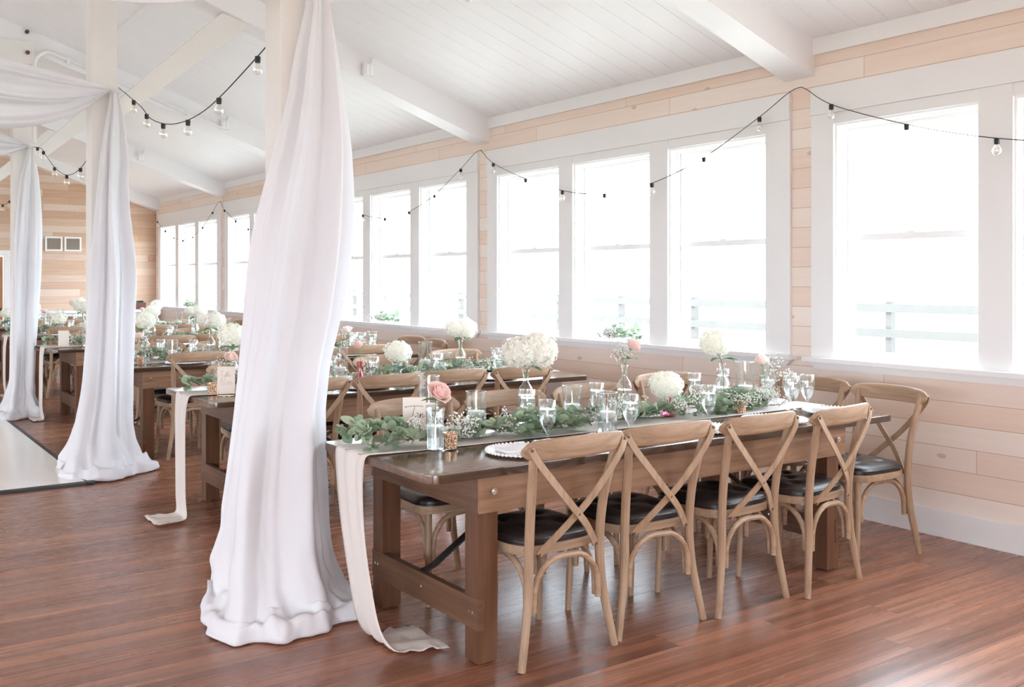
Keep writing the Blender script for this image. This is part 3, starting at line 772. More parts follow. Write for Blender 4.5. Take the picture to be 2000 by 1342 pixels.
def make_goblet():
    t = thing('water_goblet', 'goblet', 'goblet')
    pr = [(0.001, 0.002), (0.034, 0.002), (0.035, 0.005), (0.012, 0.012), (0.0065, 0.022), (0.006, 0.040), (0.010, 0.052), (0.024, 0.072), (0.035, 0.098), (0.0385, 0.125), (0.0375, 0.155), (0.034, 0.188), (0.0345, 0.190), (0.0365, 0.188)]
    b = MB(); b.lathe(pr + [(0.0395, 0.155), (0.0408, 0.125)], n=22); g = part('bowl', b, M['glass'], t, True, angle=60)
    b = MB(); b.lathe([(0.001, 0.056), (0.020, 0.070), (0.033, 0.097), (0.0365, 0.124), (0.0360, 0.150), (0.001, 0.1502)], n=20); part('water', b, M['water'], t, True, angle=50)
    b = MB(); ring = [(0.0352 * cos(2 * pi * i / 24), 0.0352 * sin(2 * pi * i / 24), 0.1895) for i in range(25)]; b.tube(ring, 0.0013, 5, False); part('rim', b, M['glass'], t, True)
    return t
goblet = Proto(make_goblet())
for (k, side, i, x, y, dr) in seats:
    z = TY[k] * 0 + TH; rot = {1: 0, -1: pi, 2: pi / 2}[dr]
    where = ('%s %s-side place of the %s' % (ORD[i], side, TN[k])) if dr != 2 else ('%s place of the %s' % (side, TN[k]))
    plate((x, y, z + 0.0005), 0, 'white beaded charger plate, ' + where, 'charger plates')
    napkin((x + rnd.uniform(-.01, .01), y, z + 0.005), rot + radians(rnd.uniform(-6, 6)), 'folded napkin on the plate, ' + where, 'folded napkins')
# goblets: above each plate, towards the table's middle
T1G = [(2.60, 3.424), (3.041, 3.373), (3.622, 3.437), (4.345, 3.50)]
T1B = [(2.765, 3.80), (3.24, 3.85), (4.03, 3.93), (4.36, 4.02)]
for (k, side, i, x, y, dr) in seats:
    where = ('%s %s-side place of the %s' % (ORD[i], side, TN[k])) if dr != 2 else ('%s place of the %s' % (side, TN[k]))
    if k == 0 and dr == 1: px, py = T1G[i]
    elif k == 0 and dr == -1: px, py = T1B[i]
    elif dr == 2: px, py = x - 0.19, y + (0.06 if 'front' in side else -0.06)
    else: px, py = x + 0.14 * dr + rnd.uniform(-.02, .02), y + 0.165 * dr
    if k == 0 and dr == 2: px = 4.47; py = 3.50 if 'front' in side else 3.62
    goblet((px, py, TH + 0.0005), 0, 'clear stemmed water goblet, ' + where, 'water goblets')

# ------------------------------------------------------------------ drapes on the posts
from mathutils import noise as mn
def drape(seed, name, label, xz, px, py, depth_top, depth_bot, back, puddle, swag):
    """cloth tied to the post near the top, hanging in folds to a puddle on the floor; swag: points of the cloth running on towards the hall's middle"""
    root = thing(name, label, 'drape', (0, 0, 0), 0, 'drapes on the posts')
    ZT = xz[0][0]
    def lerp(z):
        for (z1, a1, c1), (z0, a0, c0) in zip(xz, xz[1:]):
            if z0 <= z <= z1:
                t = (z1 - z) / (z1 - z0); return a1 + (a0 - a1) * t, c1 + (c0 - c1) * t
        return xz[-1][1:] if z < xz[-1][0] else xz[0][1:]
    K = 72; P = []
    def base(s, z):
        t = min(1.0, (ZT - z) / ZT); xl, xr = lerp(z)
        d = depth_top + (depth_bot - depth_top) * t ** 1.3
        yb = py - 0.015; xc = (xl + xr) / 2; a = (xr - xl) / 2
        ph = pi * (1 - s)
        x = xc + a * (abs(cos(ph)) ** 0.8) * (1 if cos(ph) >= 0 else -1); y = yb - d * (sin(ph) ** 0.8)
        w = max(0.0, (0.24 - s) / 0.24); x += back * 0.30 * w * t ** 2; y += back * w * t ** 2 if x < px - 0.03 else back * w * t ** 2
        w2 = max(0.0, (s - 0.80) / 0.20); y += 0.10 * w2 * t
        return Vector((x, y, 0))
    def fold(s, z):
        t = min(1.0, (ZT - z) / ZT)
        q = s + 0.05 * sin(1.3 * z + seed)
        f = 0.72 * sin(2 * pi * 3.3 * q + seed + 0.5 * sin(z * 1.1)) + 0.36 * sin(2 * pi * 6.1 * q + 2.1 * seed + 0.7 * z) + 0.07 * sin(2 * pi * 13 * q + z)
        f = (abs(f) ** 0.8) * (1 if f > 0 else -1)
        return f * (0.010 + 0.043 * min(1, t * 2.2)) + 0.02 * t * mn.noise(Vector((s * 6, z * 1.6, seed)))
    zs = []; z = ZT
    while z > 0.13: zs.append(z); z -= 0.05 if z > 0.6 else 0.035
    for z in zs + [0.12]:
        row = []
        for j in range(K + 1):
            s = j / K; p = base(s, z); q = base(min(1, s + .01), z) - base(max(0, s - .01), z); n = Vector((q.y, -q.x, 0))
            n = n.normalized() if n.length > 1e-9 else Vector((0, -1, 0))
            lo = max(0.0, 1 - z / 0.55)
            ex = 0.11 * max(0.0, 1 - z / 0.40) ** 2.2 * (1 + 0.6 * mn.noise(Vector((s * 6, 3.3, seed))))
            cr = lo ** 1.5 * (0.055 * mn.noise(Vector((s * 9 + z * 5, z * 7 - s * 3, seed))) + 0.030 * mn.noise(Vector((s * 20, z * 14 + s * 8, seed * 2))))
            p = p + n * (fold(s, z) * (1 - 0.4 * lo) + ex + cr); row.append((p.x, p.y, z))
        P.append(row)
    # crumpled hem on the floor
    last = P[-1]
    steps = [(0.018, 0.100), (0.04, 0.080), (0.062, 0.085), (0.08, 0.078), (0.095, 0.055), (0.102, 0.030), (0.10, 0.012), (0.08, 0.005), (0.03, 0.004)]
    for i, (r, z) in enumerate(steps):
        row = []
        for j in range(K + 1):
            s = j / K; q = base(min(1, s + .01), 0.12) - base(max(0, s - .01), 0.12); n = Vector((q.y, -q.x, 0)).normalized()
            n1 = mn.noise(Vector((s * 11, i * 0.5, seed * 3.1))) * 1.3; n2 = abs(mn.noise(Vector((s * 17, i * 0.7, seed * 5.3)))) * 2 - 0.5
            edge = min(1.0, sin(pi * s) * 2.0 + 0.3)
            amp = 1 + 1.1 * mn.noise(Vector((s * 7, 7.7, seed)))
            rr = puddle * r * amp * edge + 0.022 * n2 * min(1, i / 2)
            zz = max(0.004, z * (1 + 0.55 * n1 + 0.4 * n2)) if i < 7 else z
            row.append((last[j][0] + n.x * rr, last[j][1] + n.y * rr, zz))
        P.append(row)
    b = MB(); b.grid(P)
    o = part('hanging_panel', b, M['drape'], root, True, angle=180)
    md = o.modifiers.new('thickness', 'SOLIDIFY'); md.thickness = 0.002; md.offset = 1
    md = o.modifiers.new('soft', 'SUBSURF'); md.levels = 1; md.render_levels = 1
    # gathered knot
    xl, xr = xz[0][1:]; kc = Vector(((xl + xr) / 2, py - 0.045, ZT))
    b = MB(); ring = [(kc.x + 0.036 * cos(a), kc.y + 0.034 * sin(a), kc.z + 0.004 * sin(3 * a)) for a in [2 * pi * i / 16 for i in range(17)]]; b.tube(ring, 0.009, 6, False); part('tie', b, M['drape'], root, True)
    # swag running left
    b = MB(); P = []; Kc = 26; n = 40
    for i in range(n + 1):
        t = i / n
        top, bot = swag(t)
        row = []
        for j in range(Kc + 1):
            u = j / Kc; p = top.lerp(bot, u)
            amp = 0.035 * min(1, t * 6) + 0.006
            y = amp * sin(u * 2 * pi * 3.2 + 1.2 * sin(t * 5) + seed) + 0.5 * amp * sin(u * 2 * pi * 6.1 + t * 4) - 0.05 * sin(pi * u) * min(1, t * 5)
            row.append((p.x, p.y + y, p.z + 0.012 * sin(u * 12 + t * 9 + seed) * min(1, t * 6)))
        P.append(row)
    b.grid(P); o = part('swag', b, M['drape'], root, True, angle=180)
    md = o.modifiers.new('thickness', 'SOLIDIFY'); md.thickness = 0.002
    md = o.modifiers.new('soft', 'SUBSURF'); md.levels = 1; md.render_levels = 1
    return root
def swag_fn(x0, y0, z0, xe, ze, h, sag):
    def f(t):
        x = x0 + (xe - x0) * t; zl = z0 + (ze - z0) * t
        w = h * (1 - math.exp(-t * 9))
        top = zl + 0.05 * (1 - math.exp(-t * 20)) - sag * 4 * t * (1 - t) * 0.25
        bot = top - w - sag * 4 * t * (1 - t) * 0.75 * (1 - t)
        return Vector((x, y0, top)), Vector((x - 0.02, y0 - 0.02, bot))
    return f
PY = [y + 0.11 for y in FY[:4]]
d1 = [(2.9, 1.80, 1.84), (2.7, 1.785, 1.885), (2.5, 1.745, 1.915), (2.3, 1.715, 1.94), (2.1, 1.67, 1.965), (1.9, 1.62, 1.97), (1.7, 1.575, 1.965), (1.5, 1.55, 1.94), (1.3, 1.525, 1.90), (1.1, 1.495, 1.844), (0.9, 1.466, 1.815), (0.7, 1.435, 1.813), (0.5, 1.404, 1.823), (0.3, 1.385, 1.837), (0.1, 1.395, 1.84)]
d2 = [(2.92, 1.80, 1.855), (2.8, 1.791, 1.884), (2.6, 1.759, 1.914), (2.4, 1.736, 1.927), (2.2, 1.722, 1.915), (2.0, 1.707, 1.918), (1.8, 1.693, 1.933), (1.6, 1.678, 1.945), (1.4, 1.663, 1.942), (1.2, 1.645, 1.928), (1, 1.628, 1.918), (0.8, 1.607, 1.912), (0.6, 1.582, 1.912), (0.4, 1.545, 1.914), (0.2, 1.503, 1.926), (0.1, 1.497, 1.935)]
d3 = [(2.92, 1.82, 1.862), (2.8, 1.791, 1.878), (2.6, 1.749, 1.904), (2.4, 1.726, 1.915), (2.2, 1.714, 1.921), (2.0, 1.704, 1.919), (1.8, 1.695, 1.91), (1.6, 1.687, 1.90), (1.4, 1.68, 1.89), (1.2, 1.673, 1.874), (1, 1.668, 1.86), (0.8, 1.664, 1.85), (0.6, 1.655, 1.845), (0.4, 1.63, 1.845), (0.2, 1.59, 1.85), (0.1, 1.56, 1.85)]
drape(1.3, 'fabric_drape', 'large white voile drape pooling on the floor beside the Ten card table', d1, PX0, PY[0], 0.06, 0.27, 0.34, 1.0, swag_fn(1.75, PY[0] - 0.05, 2.92, -1.8, 3.75, 0.46, 0.30))
drape(3.9, 'fabric_drape', 'white voile drape on the second post, its hem on the dance floor corner', d2, PX0, PY[1], 0.06, 0.27, 0.30, 0.8, swag_fn(1.82, PY[1] - 0.05, 2.93, -1.8, 3.70, 0.44, 0.34))
drape(6.1, 'fabric_drape', 'white voile drape on the third post, smallest of those in view', d3, PX0, PY[2], 0.06, 0.26, 0.26, 0.8, swag_fn(1.83, PY[2] - 0.05, 2.93, -1.8, 4.3, 0.40, 0.28))

# ------------------------------------------------------------------ string lights
def make_bulb():
    me = {}
    b = MB(); b.lathe([(0.001, 0.004), (0.013, 0.004), (0.0145, -0.004), (0.0135, -0.026), (0.012, -0.029), (0.001, -0.029)], n=12); me['socket'] = b.mesh('socket', M['cord'], True)
    b = MB(); b.lathe([(0.010, -0.027), (0.0125, -0.036), (0.021, -0.046), (0.0255, -0.060), (0.0245, -0.073), (0.016, -0.086), (0.001, -0.091)], n=16); me['bulb'] = b.mesh('bulb', M['bulbglass'], True, angle=180)
    b = MB(); b.tube([(-0.004, 0, -0.03), (-0.006, 0, -0.055), (0, 0, -0.07), (0.006, 0, -0.055), (0.004, 0, -0.03)], 0.0012, 5); me['filament'] = b.mesh('filament', M['filament'], True)
    return me
BM = make_bulb()
def string_lights(label, pts, nb, first=0.08, last=0.92, r=0.003, at=None):
    root = thing('string_lights', label, 'string lights', (0, 0, 0), 0, 'string lights')
    sp = smooth_path(pts, 12)
    b = MB(); b.tube(sp, r, 6); part('cord', b, M['cord'], root, True)
    L = [0]
    for p, q in zip(sp, sp[1:]): L.append(L[-1] + (Vector(q) - Vector(p)).length)
    if at: nb = len(at)
    for i in range(nb):
        d = L[min(range(len(sp)), key=lambda q: abs(sp[q][1] - at[i]))] if at else L[-1] * (first + (last - first) * i / max(1, nb - 1))
        j = max(0, min(len(sp) - 2, next((k for k in range(len(L) - 1) if L[k + 1] >= d), len(sp) - 2)))
        t = (d - L[j]) / (L[j + 1] - L[j]); p = Vector(sp[j]).lerp(Vector(sp[j + 1]), t)
        s_ = link('socket', BM['socket'], root, p - Vector((0, 0, 0.004)), 0)
        link('bulb', BM['bulb'], s_); link('filament', BM['filament'], s_)
    return root
def swagline(a, c, sag, n=8):
    a = Vector(a); c = Vector(c); return [tuple(a.lerp(c, i / n) - Vector((0, 0, sag * 4 * (i / n) * (1 - i / n)))) for i in range(n + 1)]
sx = PX1 + 0.01
string_lights('black cord of globe bulbs swagging between the first and second posts', [(sx, PY[1], 2.97), (1.82, 7.13, 2.70), (1.77, 6.64, 2.535), (1.75, 6.07, 2.43), (1.75, 5.49, 2.43), (1.76, 4.89, 2.545), (1.80, 4.50, 2.70), (sx, PY[0] + 0.2, 2.95)], 6, 0.16, 0.86)
string_lights('black cord of globe bulbs swagging between the second and third posts', [(sx, PY[2], 2.93)] + [(1.78, y, z) for y, z in ((10.72, 2.79), (10.46, 2.69), (9.93, 2.51), (9.40, 2.41), (8.86, 2.43), (8.4, 2.56))] + [(sx, PY[1] + 0.2, 2.93)], 6, 0.16, 0.9)
string_lights('black cord of globe bulbs swagging beyond the third post', swagline((sx, PY[3], 2.93), (sx, PY[2] + 0.2, 2.93), 0.5), 6, 0.14, 0.9)
string_lights('cord of globe bulbs high above the front table, bulbs just entering view', [(1.93, PY[0] - 0.02, 2.97), (1.93, 3.95, 2.84), (1.90, 3.61, 2.735), (1.88, 3.25, 2.635), (1.88, 2.95, 2.565), (1.87, 2.3, 2.52), (1.88, 1.4, 2.62), (1.90, 0.5, 2.95)], 0, at=(3.61, 2.95, 2.3, 1.6))
wn_ = ['the front table', 'the window bank behind the large drape', 'the fourth window bank', 'the far window bank']
for k, (lab, nb) in enumerate((('string lights swagging across the nearest window bank', 7), ('string lights swagging across the second window bank, behind the Ten card table', 7), ('string lights swagging across the third window bank, right of the large drape', 7), ('string lights swagging across the fourth window bank, left of the large drape', 7), ('string lights swagging across the last window bank by the pine wall', 7))):
    a = 4.13 + BAY * (k - 1); c = a + BAY
    string_lights(lab, [(WX - 0.045, a, 2.735), (WX - 0.085, a + 0.07, 2.705), (WX - 0.09, a + 0.35, 2.56), (WX - 0.09, a + 0.9, 2.33), (WX - 0.09, a + 1.5, 2.195), (WX - 0.09, a + 2.1, 2.185), (WX - 0.09, a + 2.75, 2.31), (WX - 0.09, c - 0.33, 2.55), (WX - 0.085, c - 0.07, 2.705), (WX - 0.045, c, 2.735)], nb, 0.09, 0.92, 0.0026)

# ------------------------------------------------------------------ vessels, candles and flowers
def cyl_vase(h, r, name='cylinder_vase'):
    t = thing(name, 'vase', 'candle vase')
    b = MB(); b.lathe([(0.001, 0.0), (r, 0.0), (r, h), (r - 0.002, h + 0.001), (r - 0.0035, h), (r - 0.0035, 0.008), (0.001, 0.008)], n=28); part('glass', b, M['glass'], t, True, angle=50)
    b = MB(); ring = [((r - .0015) * cos(2 * pi * i / 28), (r - .0015) * sin(2 * pi * i / 28), h) for i in range(29)]; b.tube(ring, 0.0016, 5, False); part('rim', b, M['glass'], t, True)
    b = MB(); wl_ = h * 0.42; b.lathe([(0.001, 0.0085), (r - 0.004, 0.0085), (r - 0.004, wl_), (0.001, wl_)], n=28); part('water', b, M['water'], t, True, angle=50)
    return t
CYL = Proto(cyl_vase(0.19, 0.048)); CYLT = Proto(cyl_vase(0.26, 0.051))
def make_candle():
    t = thing('floating_candle', 'candle', 'candle')
    b = MB(); b.lathe([(0.001, -0.012), (0.026, -0.012), (0.038, 0.004), (0.040, 0.014), (0.036, 0.019), (0.012, 0.017), (0.001, 0.016)], n=22); part('wax', b, M['wax'], t, True)
    b = MB(); b.tube([(0, 0, 0.015), (0.001, 0, 0.024)], 0.001, 5); part('wick', b, M['cord'], t)
    b = MB(); b.lathe([(0.0005, 0.020), (0.0035, 0.024), (0.0025, 0.029), (0.0005, 0.036)], n=8); part('flame', b, M['flame'], t, True)
    return t
candle = Proto(make_candle())
def vase(name, cat, prof, m, water=None, rim=None):
    t = thing(name, 'vase', cat)
    b = MB(); b.lathe(prof, n=26); part('glass', b, m, t, True, angle=60)
    if rim:
        b = MB(); ring = [(rim[0] * cos(2 * pi * i / 20), rim[0] * sin(2 * pi * i / 20), rim[1]) for i in range(21)]; b.tube(ring, 0.0025, 6, False); part('lip', b, m, t, True)
    if water:
        b = MB(); b.lathe(water, n=22); part('water', b, M['water'], t, True, angle=50)
    return t
bottle = Proto(vase('milk_bottle_vase', 'vase', [(0.001, 0), (0.038, 0), (0.041, 0.005), (0.041, 0.135), (0.039, 0.152), (0.030, 0.172), (0.019, 0.188), (0.0155, 0.200), (0.0150, 0.245), (0.0175, 0.248), (0.0175, 0.258), (0.0150, 0.26), (0.0130, 0.258)], M['glass'], [(0.001, 0.004), (0.0385, 0.004), (0.0385, 0.13), (0.001, 0.13)], (0.0165, 0.257)))
ribbed = vase('ribbed_glass_vase', 'vase', [(0.001, 0), (0.033, 0), (0.0335, 0.112), (0.037, 0.150), (0.041, 0.172), (0.0395, 0.172), (0.0355, 0.150), (0.032, 0.112), (0.0315, 0.008), (0.001, 0.008)], M['glass'], [(0.001, 0.0085), (0.031, 0.0085), (0.031, 0.098), (0.001, 0.098)])
b = MB()
for i in range(30):
    a = 2 * pi * i / 30; b.tube([(0.0342 * cos(a), 0.0342 * sin(a), 0.004), (0.0342 * cos(a), 0.0342 * sin(a), 0.110)], 0.0014, 4)
part('ribs', b, M['glass'], ribbed, True)
ribbed = Proto(ribbed)
pinkv = Proto(vase('pink_bud_vase', 'bud vase', [(0.001, 0), (0.040, 0.002), (0.042, 0.012), (0.034, 0.034), (0.020, 0.050), (0.0135, 0.062), (0.0125, 0.088), (0.0165, 0.096), (0.0145, 0.096), (0.011, 0.088), (0.011, 0.062)], M['redglass'], None, (0.0155, 0.096)))
pinktall = Proto(vase('slender_pink_vase', 'bud vase', [(0.001, 0), (0.026, 0.0), (0.027, 0.01), (0.022, 0.06), (0.013, 0.10), (0.0105, 0.14), (0.013, 0.165), (0.011, 0.165), (0.0085, 0.14)], M['redglass'], None, (0.012, 0.165)))
aquav = Proto(vase('aqua_bud_vase', 'bud vase', [(0.001, 0), (0.034, 0), (0.035, 0.006), (0.035, 0.07), (0.030, 0.085), (0.017, 0.095), (0.016, 0.115), (0.019, 0.12), (0.016, 0.12)], M['aquaglass'], [(0.001, 0.004), (0.033, 0.004), (0.033, 0.06), (0.001, 0.06)], (0.018, 0.12)))
clearv = Proto(vase('clear_bud_vase', 'bud vase', [(0.001, 0), (0.025, 0), (0.026, 0.006), (0.026, 0.065), (0.021, 0.082), (0.012, 0.092), (0.0115, 0.112), (0.0145, 0.117), (0.0115, 0.117)], M['glass'], [(0.001, 0.004), (0.0245, 0.004), (0.0245, 0.062), (0.001, 0.062)], (0.0135, 0.117)))
def make_votive():
    t = thing('votive_holder', 'votive', 'votive candle holder')
    b = MB(); b.lathe([(0.001, 0), (0.026, 0), (0.028, 0.006), (0.031, 0.060), (0.0325, 0.068), (0.030, 0.068), (0.028, 0.058), (0.026, 0.008), (0.001, 0.008)], n=24); part('mercury_glass', b, M['mercury'], t, True, angle=60)
    b = MB(); b.lathe([(0.001, 0.009), (0.0255, 0.009), (0.027, 0.035), (0.001, 0.036)], n=16); part('wax', b, M['wax'], t, True, angle=50)
    return t
votive = Proto(make_votive())

def leafblade(b, base, d, nrm, L, W, fold=0.25, curl=0.15, n=5, pointed=True):
    """one leaf: base point, direction, face normal"""
    d = d.normalized(); side = d.cross(nrm).normalized(); nn = side.cross(d).normalized(); vs = []; fs = []
    for i in range(n + 1):
        t = i / n
        w = W * 0.5 * ((sin(pi * min(1, t * 0.92 + 0.04)) ** 0.75) if pointed else (max(0, 1 - (2 * t - 1) ** 2) ** 0.5))
        c = base + d * (L * t) - nn * (curl * L * t * t)
        vs += [c + side * w + nn * (fold * w), c, c - side * w + nn * (fold * w)]
    for i in range(n):
        for k in (0, 1): fs.append((i * 3 + k, i * 3 + k + 1, i * 3 + 4 + k, i * 3 + 3 + k))
    b.add(vs, fs)
def rv(r): return Vector((r.uniform(-1, 1), r.uniform(-1, 1), r.uniform(-1, 1))).normalized()

def flower_stem(t, pts, r=0.0026, m='stem'):
    b = MB(); b.tube(smooth_path(pts, 4), r, 6); return part('stem', b, M[m], t, True)
def hydrangea_head(seed, R, m, nf, squash=0.82):
    r = random.Random(seed); b = MB(); c0 = Vector((0, 0, 0))
    b.ball((0, 0, 0), R * 0.72, 14, 9, squash)
    for i in range(nf):
        k = i + 0.5; ph = math.acos(1 - 1.86 * k / nf); th = pi * (1 + 5 ** 0.5) * k
        d = Vector((cos(th) * sin(ph), sin(th) * sin(ph), cos(ph))); d = (d + rv(r) * 0.10).normalized()
        rad = R * (0.90 + 0.12 * mn.noise(d * 2.2 + Vector((seed, 0, 0))) + r.uniform(-0.05, 0.06))
        p = Vector((d.x * rad, d.y * rad, d.z * rad * squash))
        u = d.cross(rv(r)).normalized(); v = d.cross(u); a0 = r.uniform(0, pi); S_ = R * r.uniform(0.15, 0.20)
        for q in range(4):
            a = a0 + pi / 2 * q; e = u * cos(a) + v * sin(a); f = d.cross(e)
            tip = p + e * S_ + d * (S_ * r.uniform(0.05, 0.35))
            h_ = tip - p; b.add([p, p + h_ * .38 + f * S_ * .36, p + h_ * .80 + f * S_ * .40, p + h_ * 1.04, p + h_ * .80 - f * S_ * .40, p + h_ * .38 - f * S_ * .36], [(0, 1, 2, 3, 4, 5)])
    return b
def make_hydrangea(seed, R, nf, heads, stem, m='petal', leaves=2):
    """heads: centres of the flower heads; stem: path up from inside the vase; origin at the vase's foot"""
    t = thing('hydrangea_stem', 'flower', 'hydrangea')
    for i, (c, k) in enumerate(heads):
        o = part('flower_head', hydrangea_head(seed + i, R * k, M[m], nf), M[m], t, False); o.location = c
        flower_stem(t, stem + [tuple(Vector(c) - Vector((0, 0, R * k * 0.45)))])
    r = random.Random(seed); top = Vector(stem[-1])
    for q in range(leaves):
        a = r.uniform(0, 2 * pi) if q else -1.2; d = Vector((cos(a), sin(a), 0.05 + 0.3 * r.random()))
        b = MB(); leafblade(b, top + Vector((0, 0, 0.02)), d, Vector((0, 0, 1)), 0.085, 0.05, 0.25, 0.35); part('leaf', b, M['leaf'], t, True, angle=180)
    return t
def rose_bloom(seed, R, H, openness):
    r = random.Random(seed); b = MB()
    b.ball((0, 0, H * 0.34), R * 0.24, 10, 6, 1.7)
    layers = [(2, 0.17, 0.0, 0.90), (3, 0.27, 0.03, 0.95), (3, 0.39, 0.10, 0.96), (4, 0.53, 0.22, 0.95), (5, 0.68, 0.42, 0.90), (5, 0.82, 0.75, 0.80), (5, 0.92, 1.15, 0.66)]
    for li, (n, rad, op, hh) in enumerate(layers):
        a0 = r.uniform(0, 2 * pi)
        for k in range(n):
            th0 = a0 + 2 * pi * k / n + r.uniform(-0.12, 0.12); wd = 2 * pi / n * 1.12 + 0.25; P = []; lift = r.uniform(-0.03, 0.03)
            nt_, ns = 8, 10
            for i in range(nt_ + 1):
                t = i / nt_; row = []
                for j in range(ns + 1):
                    s = -1 + 2 * j / ns; e = abs(s) ** 3
                    cup = rad * (0.30 + 0.70 * sin(pi * 0.5 * min(1, t * 1.25)))
                    rr = R * cup + R * 0.05 * s + R * op * openness * 0.30 * max(0, t - 0.45) ** 1.5 * 2.0
                    z = H * (hh + lift) * (t - 0.22 * e * t * t) - H * op * openness * 0.30 * max(0, t - 0.6) ** 2 * 3 - H * 0.02 * li
                    w = wd * 0.5 * (0.55 + 0.45 * t ** 0.6) * (1 - 0.12 * t ** 4)
                    a = th0 + s * w
                    row.append((rr * cos(a), rr * sin(a), z))
                P.append(row)
            b.grid(P)
    return b
def make_rose(seed, R, H, openness, c, stem, m='pink', leaves=((0.0, 0.07), (2.6, 0.06)), tilt=(0, 0), leafz=None, gyp=0):
    t = thing('rose', 'flower', 'rose')
    o = part('blossom', rose_bloom(seed, R, H, openness), M[m], t, True, angle=180); o.location = c; o.rotation_euler = (tilt[0], tilt[1], 0)
    flower_stem(t, stem + [tuple(Vector(c) + Vector((0, 0, 0.004)))], 0.0022)
    b = MB()
    for q in range(5):
        a = 2 * pi * q / 5; leafblade(b, Vector(c), Vector((cos(a), sin(a), -0.5)), Vector((0, 0, 1)), R * 0.75, 0.010, 0.1, -0.1)
    part('sepals', b, M['leaf'], t, True, angle=180)
    lz = leafz if leafz is not None else c[2] - 0.02; lp = Vector((c[0] * .9 + stem[-1][0] * .1, c[1] * .9 + stem[-1][1] * .1, lz))
    for a, L in leaves:
        b = MB(); leafblade(b, lp, Vector((cos(a), sin(a), 0.12)), Vector((0, 0, 1)), L, L * 0.62, 0.35, 0.18, 6); part('leaf', b, M['leaf'], t, True, angle=180)
    return t
def gyp_spray(b1, b2, base, d, L, n, r, rad):
    """white dots on thin branching twigs"""
    d = d.normalized(); tip = base + d * L; b2.tube([base, (base + tip) / 2 + rv(r) * L * 0.05, tip], 0.0007, 4)
    for i in range(n):
        t = r.uniform(0.35, 1.0); p = base + d * (L * t); q = p + (rv(r) + d * 0.5) * rad * r.uniform(0.4, 1.0)
        if i % 2 == 0: b2.tube([p - d * 0.02, q], 0.0005, 3)
        s = r.uniform(0.0032, 0.0052)
        b1.ball(q, s, 5, 3)
def make_gyp(seed, paths, n, rad):
    t = thing('babys_breath_sprig', 'sprig', "baby's breath"); r = random.Random(seed); b1 = MB(); b2 = MB()
    for base, d, L in paths: gyp_spray(b1, b2, Vector(base), Vector(d), L, n, r, rad)
    part('blossoms', b1, M['gyp'], t, True, angle=180)['kind'] = 'stuff'; part('twigs', b2, M['twig'], t)['kind'] = 'stuff'; return t

# eucalyptus garland along the runner
def make_garland(seed, x0, x1, yf, nl, ngyp, drop=True):
    t = thing('eucalyptus_garland', 'garland', 'garland'); r = random.Random(seed)
    bl = MB(); bs = MB(); bg_ = MB(); bt = MB()
    z = TH + 0.012; nst = max(6, int(26 * (x1 - x0) / 2.5))
    for i in range(nst):
        xs = x0 + (x1 - x0) * (i + r.random()) / nst; L = r.uniform(0.25, 0.45); a = r.choice((-1, 1)) if i else -1
        if i == 0: xs = x0 + 0.28; a = -1
        y = yf(xs) + r.uniform(-0.095, 0.09); sl = r.uniform(-0.35, 0.35); zz = z + r.uniform(0.0, 0.06)
        pts = []
        for k in range(7):
            u = k / 6; px = xs + a * L * u; py = y + sl * L * u + 0.02 * sin(4 * u + i)
            px = max(px, x0 - 0.02); px = min(px, x1 + 0.02)
            pz = zz + 0.035 * sin(pi * u) * r.uniform(0.5, 1.3)
            pts.append(Vector((px, py, pz)))
        bs.tube(pts, 0.0016, 5)
        for k in range(int(nl / nst)):
            u = r.uniform(0.05, 1.0); q = min(5, int(u * 6)); p = pts[q].lerp(pts[q + 1], u * 6 - q)
            tg = (pts[q + 1] - pts[q]).normalized(); sd = r.choice((-1, 1))
            d = (tg * 0.55 + Vector((0, sd, 0)) * r.uniform(0.5, 1.2) + Vector((0, 0, r.uniform(-0.15, 0.9))))
            nrm = (Vector((0, 0, 1)) + rv(r) * 0.9)
            big = r.random() < 0.18
            L2 = r.uniform(0.034, 0.056) * (1.35 if big else 1.0); W2 = L2 * (r.uniform(0.55, 0.7) if big else r.uniform(0.78, 0.95))
            e = p + d.normalized() * L2 * 1.2
            if e.z < TH + 0.006: d.z = abs(d.z) + 0.05
            leafblade(bl, p + d.normalized() * 0.006, d, nrm, L2, W2, 0.12, r.uniform(-0.1, 0.2), 5, big)
    for i in range(ngyp):
        xs = x0 + 0.15 + (x1 - x0 - 0.2) * r.random(); y = yf(xs) + r.uniform(-0.09, 0.11)
        for q in range(3): gyp_spray(bg_, bt, Vector((xs, y, z + 0.01)), Vector((r.uniform(-.7, .7), r.uniform(-.6, .6), 0.8)), r.uniform(0.06, 0.12), 20, r, 0.030)
    for nm, bb, mm in (('leaves', bl, 'euc'), ('stems', bs, 'twig'), ('babys_breath', bg_, 'gyp'), ('twigs', bt, 'twig')): part(nm, bb, M[mm], t, True, angle=180)['kind'] = 'stuff'
    return t

